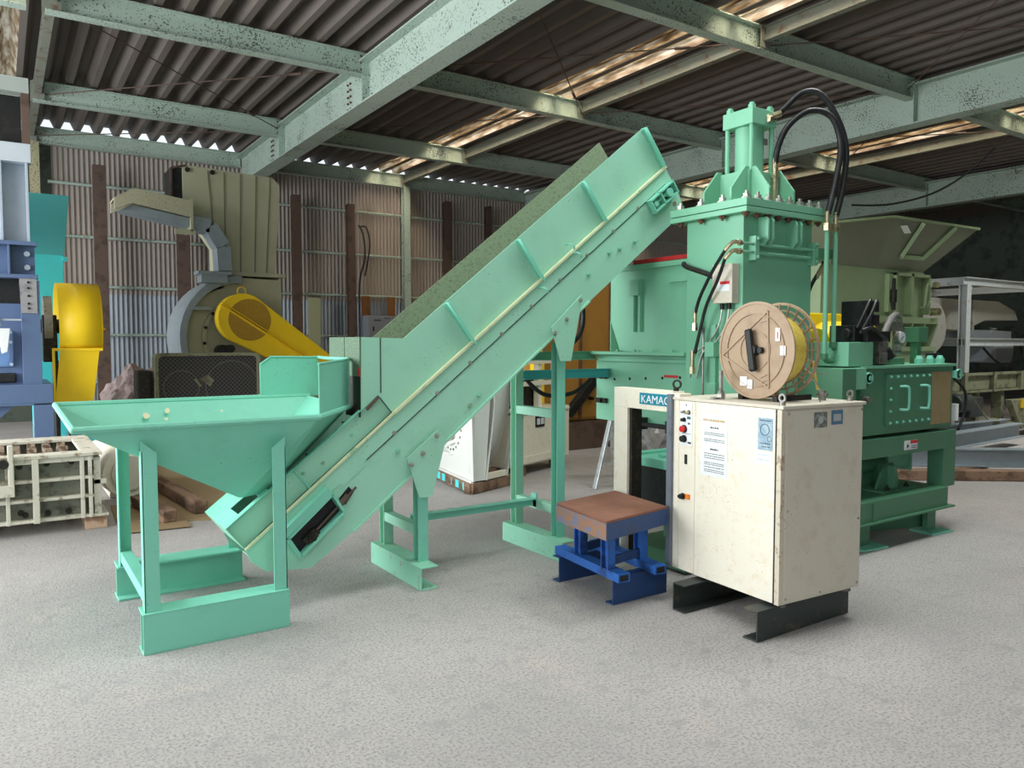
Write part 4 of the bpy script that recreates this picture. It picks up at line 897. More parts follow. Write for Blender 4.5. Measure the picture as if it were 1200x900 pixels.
q = B(); q.box(5.45, 5.72, 3.2, 3.4, 1.33, 1.38); q.build('mounting_block', M_TEALD, t, bevel=.002)
q = B(); q.box(6.0, 6.14, 3.25, 3.37, 1.50, 1.62); q.box(6.04, 6.10, 3.28, 3.34, 1.33, 1.50); q.build('filter_head', M_TEALD, t, bevel=.003)
for x in (5.96, 6.12, 6.27):
    q = B(); q.cyl((x, 3.22, 1.33), (x, 3.22, 1.37), .034, 16); q.cyl((x, 3.22, 1.37), (x, 3.22, 1.395), .028, 16, .018); q.build('filler_cap', M_MINT, t, smooth=True)
q = B()
for k in range(3): q.box(6.31+k*.045, 6.345+k*.045, 3.3, 3.36, 1.33, 1.41)
q.build('terminal_block', mat('dark_navy_plastic', (34,38,54), bump=0), t, bevel=.003)
q = B(); q.cyl((5.03, 3.05, 1.10), (5.05, 3.12, 1.10), .02, 8); q.build('drain_plug', M_STEEL, t)
# ------------------------------------------------------------ left side: slate-blue machine at the frame edge
t = thing('blue_machine', 'slate blue steel machine with pale upper housing at the left edge', 'machine', (0, 9.9, 0))
q = B(); q.hbeam((.38, 9.5, .0), (.38, 9.5, .50), .14, .14, .01, up=(0,1,0)); q.build('leg', M_LBLUE, t)
q = B(); q.hbeam((-1.6, 9.5, 0), (-1.6, 9.5, .5), .14, .14, .01, up=(0,1,0)); q.build('leg', M_LBLUE, t)
q = B(); q.hbeam((.38, 10.6, .0), (.38, 10.6, .50), .14, .14, .01, up=(0,1,0)); q.build('leg', M_LBLUE, t)
q = B(); q.box(-1.7, .46, 9.42, 9.6, .86, 1.06); q.box(.28, .46, 9.42, 9.56, 0.0, .86); q.box(-1.7, .46, 9.42, 9.6, .84, .87); q.box(.30, .46, 9.6, 10.7, .86, 1.06); q.box(-1.7,.3,9.45,9.52,.2,.34); q.build('base_frame', M_LBLUE, t, bevel=.004)
q = B(); q.prism([(-.6, .86), (.14, .86), (-.2, .55), (-.6, .5)], 'y', 9.5, 9.52); q.build('gusset', M_LBLUE, t)
q = B()
q.box(.20, .37, 9.46, 9.62, 1.06, 2.14); q.build('upright', M_LBLUE, t, bevel=.003)
q = B(); q.prism([(.20, 1.80), (.345, 1.80), (.345, 2.16), (.19, 2.16)], 'y', 9.452, 9.46); q.build('bare_patch', mat('grey_primer', (150,150,150), (120,120,124), .3, 8), t)
for z in (1.85, 1.9, 1.98, 2.06, 2.12): q = B(); q.cyl((.27, 9.452, z), (.27, 9.44, z), .012, 8); q.build('bolt', M_DARK, t)
q = B(); q.box(-1.6, .20, 9.55, 9.6, 1.06, 1.9); q.build('side_panel', M_LBLUE, t)
q = B(); q.ring((-.1, 9.5, 1.35), (-.1, 9.55, 1.35), .0, .0, 4) if False else q.box(-.35, .13, 9.52, 9.56, 1.24, 1.62); q.build('door', mat('inset_blue', (104,138,184), (84,118,166), .3, 6), t, bevel=.02)
q = B(); q.bar((-.35, 9.5, 1.45), (.12, 9.5, 1.45), .01, .015); q.bar((.1, 9.5, 1.3), (.1, 9.5, 1.6), .03, .02, up=(0,1,0)); q.build('door_edge', M_LBLUE, t)
for z in (1.27, 1.5, 1.6): q = B(); q.cyl((.10, 9.5, z), (.10, 9.46, z), .018, 6); q.build('bolt', M_PGREY, t)
q = B(); q.box(-.4, .14, 9.50, 9.56, 1.08, 1.18); q.build('dark_slot', M_BLACK, t, bevel=.015)
q = B(); q.tube([(.0, 9.44, 2.02), (.0, 9.40, 2.0), (.0, 9.40, 1.72), (.02, 9.42, 1.68)], .014, 8, 3); q.bar((-.2, 9.42, 1.73), (.2, 9.42, 1.73), .012, .018); q.build('latch_handle', M_PGREY, t, smooth=True)
q = B(); q.prism([(-.02, 1.64), (.10, 1.64), (.07, 1.40), (.02, 1.38)], 'y', 9.38, 9.40); q.build('pale_tag', M_WHITE, t, label='white hanging tag', bevel=.005)
q = B(); q.box(-1.6, .20, 9.6, 9.64, 1.9, 2.2); q.build('opening', M_BLACK, t)
q = B(); q.box(-1.6, .36, 9.44, 9.64, 2.16, 2.20); q.box(-1.6, .36, 9.44, 9.64, 2.50, 2.54); q.box(-1.6, .34, 9.58, 9.62, 2.2, 2.5); q.box(.10, .12, 9.46, 9.6, 2.2, 2.5); q.build('cross_member', M_LBLUE, t, bevel=.003)
for z in (2.28, 2.42): q = B(); q.cyl((.27, 9.58, z), (.27, 9.54, z), .03, 6); q.build('bolt', M_PGREY, t)
q = B(); q.box(-1.6, .30, 9.62, 10.6, 2.54, 3.35); q.build('upper_housing', M_PGREY, t)
for x in (.06, .29): q = B(); q.box(x-.012, x+.012, 9.48, 9.62, 2.54, 3.35); q.build('housing_rib', M_PGREY, t, bevel=.002)
q = B(); q.box(-1.6, .33, 9.46, 9.62, 3.35, 3.54); q.build('housing_head', mat('pale_white_blue', (190,200,208), bump=.02), t, bevel=.003)
q = B(); q.box(.26, .33, 9.46, 9.60, 3.54, 4.05); q.build('opening_post', M_HREUST, t); q = B(); q.box(-1.6, .33, 9.44, 9.60, 4.05, 4.2); q.build('opening_lintel', mat('pale_white_blue2', (160,170,166), bump=.02), t); q = B(); q.box(-1.6, .26, 9.62, 9.66, 3.54, 4.05); q.build('dark_opening', M_BLACK, t)

t = thing('cyan_housing', 'bright cyan sheet metal housing standing behind the slate blue machine', 'machine housing', (.5, 11.3, 0))
q = B(); q.prism([(.33, 2.57), (.70, 2.56), (.77, 3.30), (.345, 3.30)], 'y', 11.0, 11.6); q.build('upper_box', M_CYAND, t, label='duller upper box', bevel=.003)
q = B(); q.prism([(.33, .1), (.67, .1), (.69, 2.57), (.33, 2.57)], 'y', 11.0, 11.6); q.build('body', M_CYAN, t, bevel=.003)
q = B(); q.prism([(.62, 1.8), (.74, .0), (1.10, .0), (.76, 1.2)], 'y', 11.1, 11.5); q.build('sloped_support', M_CYAN, t)
q = B(); q.cyl((.68, 10.98, 2.52), (.73, 10.98, 2.52), .03, 8); q.build('hinge_pin', M_CYAN, t)

t = thing('belt_guard', 'yellow curved belt guard between the slate blue machine and the brown wall post', 'belt guard', (.77, 9.6, 0))
pr = []
for k in range(25):
    a = PI*1.12*k/24 - .1
    pr.append((10.05 - .42*math.sin(a+.1) if False else 10.1 - .5*math.sin(a), 1.68 + .5*math.cos(a)))
pr = [(10.15 + .5*math.cos(R(a)), 1.68 + .5*math.sin(R(a))) for a in range(0, 235, 9)]
pr = pr + [(10.05, .75), (10.75, .75), (10.65, 1.6)]
out = [(10.65, 1.68)] + [(10.15 + .55*math.cos(R(a)), 1.68 + .49*math.sin(R(a))) for a in range(6, 216, 6)]
q = B(); ring_ = out; n = len(ring_)
vs = [(.545, y, z) for y, z in ring_] + [(.965, y, z) for y, z in ring_]
q.poly(vs, [(i, i+1, n+i+1, n+i) for i in range(n-1)])
for f in q.bm.faces: f.smooth = True
o = q.build('rim', M_YELLOW, t); md = o.modifiers.new('t', 'SOLIDIFY'); md.thickness = .012
q = B(); q.prism(ring_ + [(10.65, 1.3)], 'x', .952, .962); q.build('side_sheet', M_YELLOW, t)
y_, z_ = ring_[-1]
q = B(); q.quadsheet((.46+.03, y_+.1, .80), (.86, y_+.1, .80), (.93, y_, z_), (.552, y_, z_), .01); q.box(.475, .96, y_-.02, y_+.02, z_-.03, z_); q.box(.475, .50, y_, y_+.02, .8, z_); q.build('lower_sheet', M_YELLOW, t)
q = B(); q.cyl((.60, 10.15, 1.68), (.90, 10.15, 1.68), .44, 48); q.cyl((.39, 10.15, 1.68), (.6, 10.15, 1.68), .08, 16); q.build('pulley', M_BLACK, t, smooth=True)
q = B(); q.box(.40, .54, 9.9, 10.12, 1.28, 1.80); q.build('bearing_housing', M_DARK, t, bevel=.01)
q = B(); q.cyl((.42, 10.14, 1.72), (.5, 10.14, 1.72), .30, 40); q.build('flywheel', M_STEEL, t)
q = B(); q.cyl((.97, 9.9, 1.65), (1.02, 9.9, 1.65), .012, 8); q.build('lug', M_YELLOW, t)
q = B(); q.box(.50, .54, 9.8, 10.3, .0, 1.3); q.build('stand_leg', M_DARK, t)

# ------------------------------------------------------------ white crusher block at the left
t = thing('crusher_block', 'dirty white ribbed crusher housing with toothed rotors in its open top, left edge', 'crusher', (.0, 7.5, 0))
q = B()
XL, XR, CA, CB = -1.4, .60, 6.93, 8.2
zt, zbm = .60, .10
q.box(XL, XR, CA+.07, CA+.10, zbm, zt); q.box(XL, XR, CB-.02, CB, zbm, zt); q.box(XR-.03, XR, CA+.07, CB, zbm, zt); q.box(XL, XL+.03, CA+.07, CB, zbm, zt); q.build('side_panels', M_CRUSHG, t, bevel=.002)
q = B()
for z in (.115, .275, .425): q.box(XL, XR+.0, CA, CA+.08, z-.012, z+.012)
for x in (-1.3, -.9, -.5, -.04-.2, .02, .52, .575):
    q.box(x-.014, x+.014, CA-.005, CA+.08, zbm, zt)
q.box(.18, .225, CA-.03, CA+.08, zbm, zt)
q.box(XL, XR, CA, CA+.08, zt-.04, zt); q.build('rib_frame', M_CRUSH, t, bevel=.004)
q = B(); q.box(XL, .66, CA-.02, CA+.16, zt, zt+.025); q.box(XL, .66, CB-.22, CB+.05, zt, zt+.025); q.box(.52, .66, CA+.16, CB-.22, zt, zt+.025); q.build('top_flange', M_CRUSH, t, bevel=.003)
for k in range(14):
    x = -1.04 + k*.11
    q = B()
    for j in range(2):
        cy = CA+.42+j*.34; nn = 7; pts = []
        for m_ in range(nn*2):
            a = 2*PI*m_/(nn*2) + k*.5; rr = .20 if m_ % 2 else .13; pts.append((cy+rr*math.cos(a), .48+rr*math.sin(a)*.8))
        q.prism(pts, 'x', x, x+.06)
    q.build('rotor_disc', M_WASTE, t, bevel=.004)
for x in (-.06, .045):
    q = B(); q.box(x-.02, x+.02, CA-.06, CA-.01, .33, .72); q.build('clamp_bar', M_CRUSH, t, bevel=.008)
q = B(); q.box(-.08, .065, CA-.065, CA-.015, .33, .42); q.build('clamp_foot', M_CRUSH, t, bevel=.004); q = B(); q.cyl((-.0, CA-.03, .58), (0, CA-.06, .58), .035, 14); q.build('clamp_nut', M_DARK, t)
for x, z in ((-.32, .16), (-.18, .16), (-.1, .16), (.13, .16), (.10, .18), (.28, .16), (.42, .16), (.10, .54), (.28, .55), (.45, .55)):
    q = B(); q.cyl((x, CA+.075, z), (x, CA+.05, z), .022, 12); q.cyl((x, CA+.055, z), (x, CA+.045, z), .01, 8); q.build('bolt', M_DARK, t)
q = B(); q.box(XR, XR+.05, CA+.02, CA+.14, .115, .58); q.box(XR, XR+.09, CA+.02, CA+.20, .36, .40); q.box(XR-.04, XR+.1, CA+.0, CA+.4, .101, .12)
q.cyl((XR+.02, CA+.08, .40), (XR+.02, CA+.08, .46), .03, 10); q.build('end_bracket', M_CRUSH, t, bevel=.003)
for x in (.53, -1.2):
    q = B(); q.box(x, x+.16, CA+.02, 8.2, 0, .10); o = q.build('timber_block', M_WOODP, bevel=.006); tag(o, 'short pale timber block under the right end of the white crusher housing' if x > 0 else 'timber block under the left end of the white crusher housing', 'timber')
t = thing('motor_drum', 'cream round motor drum lying behind the white crusher housing', 'motor', (1.0, 8.0, 0))
q = B(); q.cyl((.99, 8.0, .27), (.88, 9.0, .27), .235, 40); q.build('shell', M_BEIGE, t, smooth=True, bevel=.012)
q = B(); q.box(.84, 1.1, 8.2, 8.9, .009, .06); q.build('feet', M_BEIGE, t)
q = B(); q.cyl((.993, 7.96, .27), (.99, 8.0, .27), .16, 32); q.build('end_bell', M_BEIGE2, t)

# cardboard sheets and timbers on the floor
q = B(); q.prism([(1.0, 6.9), (1.95, 6.55), (2.5, 9.9), (.95, 10.4)], 'z', .001, .008); o = q.build('cardboard_sheet', M_CARD); tag(o, 'brown cardboard sheet lying flat under the timbers behind the feed hopper', 'cardboard sheet')
q = B(); q.prism([(.75, 6.6), (1.25, 6.55), (1.3, 7.6), (.8, 7.8)], 'z', .009, .014); o = q.build('cardboard_sheet', mat('cardboard2', (142,120,90), (126,106,78), .35, 5, .85, edge=.2)); tag(o, 'smaller cardboard sheet lying behind the hopper left rear leg', 'cardboard sheet')
q = B(); q.bar((1.42, 7.0, .0665), (1.20, 9.8, .0665), .115, .115); o = q.build('timber', M_WOOD, bevel=.012); tag(o, 'long worn timber beam lying on the cardboard behind the feed hopper', 'timber')
q = B(); q.bar((1.13, 6.78, .065), (1.0, 7.6, .065), .11, .10); o = q.build('timber', M_WOOD, bevel=.008); tag(o, 'short square timber beside the rear left leg of the feed hopper', 'timber')

# ------------------------------------------------------------ big grey blower with yellow belt guard
t = thing('blower', 'large olive grey blower with a tall ribbed duct before the corrugated wall', 'blower', (3.2, 12.9, 0))
yb = 12.5; DP = .9
cxb, czb = 3.15, 1.55
vol = []
for k in range(0, 27):
    a = R(90 + k*8); rr = .72 + .0035*k*8*.3
    vol.append((cxb+.0 + rr*math.cos(a)*1.05, czb + rr*math.sin(a)*1.12))
vol = [(2.95, 2.52)] + vol[2:] + [(3.85, .75), (3.84, 2.50)]
q = B(); q.prism(vol, 'y', yb, yb+DP); q.build('scroll_casing', M_BLOW, t, bevel=.01)
# grey-blue outer bands with flanges
q = B(); oo = []
for k in range(0, 22):
    a = R(88 + k*8); oo.append((cxb + 0.86*math.cos(a)*1.05, czb+.02 + .86*math.sin(a)*1.12))
ii = [(cxb + (x-cxb)*.88, czb + (z-czb)*.88) for x, z in oo]
q.prism(oo + ii[::-1], 'y', yb-.16, yb+.9); q.build('casing_band', M_GALV, t, bevel=.01)
q = B(); q.ring((cxb+.1, yb-.05, czb), (cxb+.1, yb, czb), .66, .60, 48); q.build('inlet_ring', M_BLOW, t)
for k in range(8):
    a = R(120+k*22); q = B(); p = (cxb+.1+.63*math.cos(a), yb-.05, czb+.63*math.sin(a)); q.cyl(p, (p[0], yb-.08, p[2]), .025, 8); q.build('bolt', M_DARK, t)
q = B(); q.box(2.38, 2.72, yb-.18, yb+.2, 1.99, 2.04); q.build('casing_flange', M_GALV, t)
duct = [(2.37, 4.14), (2.50, 4.17), (3.72, 4.13), (3.84, 4.02), (3.83, 3.7), (3.74, 2.58), (2.89, 2.58), (2.89, 3.0), (2.72, 3.25), (2.37, 3.35)]
q = B(); q.prism(duct, 'y', yb, yb+DP*.8); q.build('outlet_duct', M_BLOW, t, bevel=.006)
for x0, x1 in ((2.73, 2.80), (2.97, 2.98), (3.22, 3.20), (3.46, 3.42), (3.68, 3.60)):
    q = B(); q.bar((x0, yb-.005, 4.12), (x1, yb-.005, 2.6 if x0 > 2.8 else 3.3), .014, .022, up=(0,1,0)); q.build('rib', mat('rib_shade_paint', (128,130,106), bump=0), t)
q = B(); q.box(2.22, 2.375, yb+.02, yb+.6, 3.38, 4.12); q.build('duct_opening', M_BLACK, t)
q = B(); q.bar((2.21, yb+.0, 3.4), (2.21, yb+.0, 4.1), .03, .03, up=(0,1,0)); q.bar((2.21, yb, 4.1), (2.42, yb, 4.16), .03, .03); q.build('opening_frame', M_HREUST, t)
q = B(); q.box(2.86, 3.90, yb-.04, yb+.8, 2.54, 2.60); q.build('duct_flange', M_BLOW, t, bevel=.003)
for x in (2.44, 2.80): q = B(); q.cyl((x, yb-.03, 4.10), (x, yb, 4.10), .035, 14); q.build('lifting_lug', M_DARK, t)
# curved channel from the flange up to the light-like hood
ch = [(2.42, 3.28), (2.70, 3.24), (2.88, 2.95), (2.90, 2.58)]
for i in range(3):
    q = B(); a, b_ = ch[i], ch[i+1]; q.bar((a[0]-.02, yb-.16, a[1]), (b_[0]-.06 if i else b_[0], yb-.16, b_[1]), .26, .22 if i else .12, up=(0,1,0)) if False else q.bar((a[0], yb-.15, a[1]), (b_[0], yb-.15, b_[1]), .22, .30, up=(0,1,0)); q.build('elbow_segment', M_GALV, t, bevel=.01)
q = B(); q.box(2.50, 2.98, yb-.32, yb-.0, 2.52, 2.57); q.box(2.55, 2.93, yb-.3, yb, 2.40, 2.52); q.build('elbow_flange', M_GALV, t, bevel=.003)
q = B(); q.box(2.40, 2.44, yb-.38, yb+.1, 3.13, 3.60); q.box(2.18, 2.46, yb-.38, yb-.34, 3.08, 3.16); q.build('hood_flange', M_BLOW, t, bevel=.003)
q = B(); hd = [(2.40, 3.30), (2.40, 3.58), (1.66, 3.66), (1.42, 3.54), (1.42, 3.40), (1.50, 3.42), (1.70, 3.52)]
q.prism([(2.40, 3.34), (2.40, 3.56), (1.66, 3.66), (1.40, 3.50), (1.40, 3.36), (1.64, 3.47)], 'y', yb-.38, yb-.33); q.prism([(2.40, 3.34), (2.40, 3.56), (1.66, 3.66), (1.40, 3.50), (1.40, 3.36), (1.64, 3.47)], 'y', yb+.05, yb+.1)
q.quadsheet((2.40, yb-.38, 3.56), (1.66, yb-.38, 3.66), (1.66, yb+.1, 3.66), (2.40, yb+.1, 3.56), -.02); q.quadsheet((1.66, yb-.38, 3.66), (1.40, yb-.38, 3.50), (1.40, yb+.1, 3.50), (1.66, yb+.1, 3.66), -.02)
q.build('inlet_hood', mat('speckled_hood_paint', (188,184,156), (134,132,112), .25, 34, .6, bump=.05), t, bevel=.003)
q = B(); q.prism([(2.40, 3.20), (2.40, 3.34), (1.64, 3.46), (1.46, 3.36)], 'y', yb-.30, yb+.02); q.build('hood_core', M_GALV, t, bevel=.01)
q = B(); q.box(2.3, 3.9, 12.6, 13.3, 0, .75); q.build('pedestal', M_BLOW, t, bevel=.01)
# motor stub
q = B(); q.cyl((2.86, yb-.05, 1.36), (2.86, yb-.22, 1.36), .10, 20); q.cyl((2.96, yb-.05, 1.40), (2.96, yb-.3, 1.40), .06, 16); q.build('bearing', M_BLACK, t, smooth=True)

t = thing('sloping_belt_guard', 'yellow teardrop belt guard with round mesh window in front of the grey blower', 'belt guard', (3.4, 12.1, 0))
c1_, r1_ = V((3.12, 1.86)), .38; c2_, r2_ = V((4.6, .95)), .20
dd = (c2_-c1_); L_ = dd.length; ang = math.atan2(dd.y, dd.x); off = math.acos((r1_-r2_)/L_)
pts = [(c1_.x + r1_*math.cos(ang+off+(2*PI-2*off)*k/28), c1_.y + r1_*math.sin(ang+off+(2*PI-2*off)*k/28)) for k in range(29)]
pts += [(c2_.x + r2_*math.cos(ang-off+2*off*k/10), c2_.y + r2_*math.sin(ang-off+2*off*k/10)) for k in range(11)]
q = B(); q.prism(pts, 'y', 12.05, 12.28); q.build('guard_box', M_YELLOW, t, bevel=.008)
q = B(); q.cyl((3.21, 12.046, 1.84), (3.21, 12.052, 1.84), .32, 48); q.build('mesh_window', M_GUARDMESH, t)
q = B(); q.bar((2.78, 12.035, 2.06), (4.35, 12.035, 1.05), .025, .05, up=(0,1,0)); q.bar((2.80, 12.03, 2.10), (4.38, 12.03, 1.09), .012, .02, up=(0,1,0)); q.build('stiffening_bar', M_YELLOW, t, bevel=.002)
q = B(); q.ring((3.12, 12.15, 2.28), (3.12, 12.17, 2.28), .07, .055, 20); q.build('lifting_ring', M_YELLOW, t)

t = thing('fan_radiator', 'wide black cooling fan unit with mesh grille standing behind the feed hopper', 'fan unit', (2.27, 10.6, 0))
def rrect(x0, x1, z0, z1, r, n=6):
    o = []
    for cx_, cz_, a0 in ((x1-r, z1-r, 0), (x0+r, z1-r, 90), (x0+r, z0+r, 180), (x1-r, z0+r, 270)):
        for k in range(n+1): a = R(a0+90*k/n); o.append((cx_+r*math.cos(a), cz_+r*math.sin(a)))
    return o
q = B(); outr = rrect(1.62, 2.92, .3, 1.36, .08); inr = rrect(1.66, 2.88, .34, 1.32, .06); n = len(outr)
vs = [(x, 10.5, z) for x, z in outr] + [(x, 10.5, z) for x, z in inr] + [(x, 10.75, z) for x, z in outr] + [(x, 10.75, z) for x, z in inr]
q.poly(vs, [f for i in range(n) for j in [(i+1) % n] for f in ((i, j, n+j, n+i), (2*n+i, 3*n+i, 3*n+j, 2*n+j), (i, 2*n+i, 2*n+j, j), (n+i, n+j, 3*n+j, 3*n+i))]); q.build('frame', M_OLIVE, t)
q = B(); q.prism(inr, 'y', 10.54, 10.548); q.build('grille', M_FANMESH, t)
for cx_, r_ in ((2.56, .34), (1.93, .22)):
    q = B(); q.ring((cx_, 10.53, .92), (cx_, 10.535, .92), r_, r_-.012, 40); q.build('fan_ring', mat('grille_shade_ring', (92,88,84), bump=0), t)
q = B(); q.prism([(2.15,1.02),(2.25,1.08),(2.33,1.0),(2.28,.92)], 'y', 10.528, 10.534); q.prism([(2.08,1.02),(2.11,1.03),(2.18,.93),(2.15,.92)], 'y', 10.528, 10.534); q.build('paint_mark', M_OLIVE, t)
q = B(); q.box(1.7, 1.8, 10.5, 10.8, 0, .3); q.box(2.7, 2.8, 10.5, 10.8, 0, .3); q.build('feet', M_DARK, t)

# crumpled sheeting bundle and dark box
q = B(); bmesh.ops.create_icosphere(q.bm, subdivisions=4, radius=1)
rr = random.Random(2)
from mathutils import noise as MN
for v in q.bm.verts:
    n1 = MN.noise(v.co*2.2)*.28 + abs(MN.noise(v.co*5))*.18; v.co *= 1+n1; v.co = V((v.co.x*.36, v.co.y*.36, max(v.co.z, -.75)*.52+.39))
q.xf(Matrix.Translation((1.62, 12.1, 0)) @ Matrix.Scale(1.2, 4)); o = q.build('sheeting_bundle', M_TARP); tag(o, 'crumpled dusty pink plastic sheeting heaped by the wall left of the fan unit', 'plastic sheeting')
q = B(); q.box(1.42, 1.60, 10.6, 10.9, 0, 1.14); o = q.build('dark_box', M_DARK, bevel=.03); tag(o, 'narrow dark rounded box standing left of the fan unit', 'box')

# ------------------------------------------------------------ brown steel posts leaning along the wall
for x, zt_, y_, w_ in ((1.62, 4.78, 16.2, .22), (3.10, 4.6, 16.4, .24), (5.45, 4.70, 16.6, .2), (6.70, 4.62, 16.6, .18), (9.25, 4.95, 16.7, .18), (10.45, 4.95, 16.7, .16)):
    lab = {1.62: 'wide brown steel post standing against the wall right of the yellow curved guard', 3.10: 'brown steel post standing behind the grey blower', 5.45: 'brown steel post right of the grey blower against the wall', 6.70: 'brown steel post with black cable beside it against the wall', 9.25: 'thin brown steel post on the wall right of the green column', 10.45: 'farthest brown steel post partly behind the conveyor top'}[x]
    q = B(); q.chan((x, y_, 0), (x+.02, y_+.1, zt_), w_, .12, .012, up=(0,1,0)); q.box(x-w_/2, x+w_/2, y_-.06, y_+.0, 0, .01)
    o = q.build('steel_post', M_HREUST, bevel=.003); tag(o, lab, 'steel post', 'brown steel posts along the back wall')
q = B(); q.tube([(6.86, 16.55, 4.15), (6.95, 16.5, 3.9), (6.98, 16.5, 3.4), (6.84, 16.5, 2.8), (6.84, 16.5, 1.6), (6.84, 16.5, .4)], .022, 8, 5); q.tube([(6.88, 16.55, 4.1), (7.02, 16.5, 4.1), (7.1, 16.5, 3.7), (6.98, 16.5, 3.0)], .018, 8, 5); o = q.build('hanging_cable', M_RUBBER); tag(o, 'black cable hanging down beside a brown wall post', 'cable')
# sundries along the foot of the wall
t = thing('wall_cabinet', 'small grey electrical cabinet standing against the back wall below the conveyor', 'cabinet', (7.35, 16.3, 0))
q = B(); q.box(6.9, 7.8, 16.2, 16.6, 0, 2.1); q.build('body', M_GREYBOX, t, bevel=.006); q = B(); q.box(6.93, 7.77, 16.185, 16.2, .1, 2.07); q.build('door', M_GREYBOX, t, bevel=.003)
q = B(); q.box(7.02, 7.05, 16.17, 16.185, 1.75, 1.85); q.build('handle', M_BLACK, t); q = B(); q.box(7.05, 7.22, 16.18, 16.185, 1.98, 2.01); q.box(7.3,7.45,16.18,16.185,2.03,2.05); q.build('lettering_strip', M_INK, t)
for x in (6.98, 7.62):
    q = B(); q.box(x, x+.2, 16.7, 16.73, 0, 2.56); o = q.build('board', M_BOARD, bevel=.003); tag(o, 'brown board standing behind the grey wall cabinet, %s one' % ('left' if x < 7.3 else 'right'), 'board', 'brown boards behind the wall cabinet')
q = B(); q.box(5.68, 5.95, 16.55, 16.6, 0, 2.48); o = q.build('panel', mat('pale_khaki_panel', (160,162,130), bump=0), bevel=.003); tag(o, 'pale khaki panel standing beside the brown post right of the blower', 'panel')
for k in range(9):
    q = B(); x = 5.6 + (k % 2)*.03; q.box(x, x+2.2, 15.2, 15.3+.25, 1.02+k*.075-.6*0-.55+.0, 1.02+k*.075-.55+.065); o = q.build('plank', [M_WOODP, M_WOOD, M_HREUST][k % 3], bevel=.004); tag(o, 'sawn plank, %s of the plank stack by the back wall' % ('topmost' if k == 8 else '%s from the bottom' % ['first','second','third','fourth','fifth','sixth','seventh','eighth'][k]), 'plank', 'stacked planks by the wall')
for x in (5.8, 7.5):
    q = B(); q.box(x, x+.15, 15.15, 15.6, 0, .465); o = q.build('support_block', M_WOOD); tag(o, 'timber block under the %s end of the plank stack' % ('left' if x < 6 else 'right'), 'timber')

# ------------------------------------------------------------ white fan on pallet, beige unit, orange tank
t = thing('pallet', 'weathered timber pallet with cyan marks under the white fan', 'pallet', (4.25, 6.6, 0))
q = B()
def fl(p, a, b_): return
# fan frame: local axes
FX = V((.93, .36, 0)).normalized(); FX = V((4.40-3.93, 6.64-6.47, 0)).normalized(); FY = V((3.968-3.827, 7.38-6.432, 0)).normalized()
FO = V((3.83, 6.45, 0))
def fp(a, b_, z): return FO + FX*a + FY*b_ + V((0,0,z))
for b_ in (0.0, .45, .9):
    q = B(); q.bar(fp(-.03, b_+.05, .055), fp(.72, b_+.05, .055), .12, .10); q.build('bearer', M_WOOD, t, bevel=.004)
q = B(); q.bar(fp(.0, 0, .06), fp(.0, 1.0, .06), .06, .10); q.build('side_board', M_WOOD, t, bevel=.004)
for b_ in (.1, .3, .5, .7, .85): q = B(); q.bar(fp(-.034, b_, .06), fp(-.034, b_+.09, .06), .006, .075); q.build('cyan_mark', M_CYAN, t)
t = thing('white_fan', 'glossy white scroll fan housing sitting on the timber pallet', 'fan', (4.1, 6.8, 0))
q = B(); q.bar(fp(.0, 0, .12), fp(.0, 1.0, .12), .03, .02); q.box; 
Z0 = .12
# left side plate
q.poly([fp(.02, 0, Z0), fp(.02, 1.1, Z0), fp(.02, 1.1, 1.05), fp(.02, .55, 1.25), fp(.02, .06, 1.18), fp(.05, 0, Z0), fp(.05, 1.1, Z0), fp(.05, 1.1, 1.05), fp(.05, .55, 1.25), fp(.05, .06, 1.18)], [(0,1,2,3,4), (9,8,7,6,5), (0,5,6,1), (1,6,7,2), (2,7,8,3), (3,8,9,4), (4,9,5,0)])
q.build('side_plate', M_WFAN, t, bevel=.002)
q = B(); c = fp(.01, .62, .68); q.ring(c - FX*.03, c, .36, .345, 40); q.ring(c-FX*.06, c, .25, .22, 36); q.build('inlet_ring', M_WFAN, t)
for k in range(24):
    a = 2*PI*k/24; p = fp(.0, .62+.31*math.cos(a), .68+.31*math.sin(a)); bolt(t, p+FX*.018, -FX, M_STEEL, .010, .008)
q = B(); q.cyl(c-FX*.05, c+FX*.03, .2, 30); q.build('impeller_eye', M_STEEL, t)
q = B(); q.bar(c-FX*.12+V((0,-.1,-.06)), c-FX*.02+V((0,.05,-.04)), .05, .05); q.build('red_part', mat('pink_red_paint', (224,90,104), bump=0), t, bevel=.01)
# flared flange plates of the outlet (seen edge-on) and curved sheet between them
for a0, a1 in ((.14, .34), (.50, .62)):
    q = B(); prof = [(.0, a0), (.25, a0+.01), (.55, a0+(a1-a0)*.55), (.85, a1), (1.05, a1+.02)]
q = B()
lft = [(.20, Z0), (.23, .3), (.29, .6), (.33, .85), (.33, 1.2)]; rgt = [(.54, Z0), (.58, .3), (.66, .6), (.70, .85), (.70, 1.24)]
for crv in (lft, rgt):
    vs = []; fs = []
    for i, (a, z) in enumerate(crv): vs += [fp(a, -.05, z), fp(a, .06, z), fp(a+.012, -.05, z), fp(a+.012, .06, z)]
    for i in range(len(crv)-1):
        k = i*4; fs += [(k, k+1, k+5, k+4), (k+2, k+6, k+7, k+3), (k, k+4, k+6, k+2), (k+1, k+3, k+7, k+5)]
    q.poly(vs, fs)
q.build('outlet_flange', M_WFAN, t, bevel=.001)
q = B(); vs = []; m_ = 8
for i in range(m_+1):
    a = i/m_*PI/2; z = Z0+.03 + (1-math.cos(a))*1.1; b_ = .05 + .55*math.sin(a)*.9 if False else .50 - .42*math.sin(a) 
    aL = .20 + .13*min(1, (z-Z0)/.75); aR = .55 + .15*min(1, (z-Z0)/.75); vs += [fp(aL, b_, z), fp(aR, b_, z)]
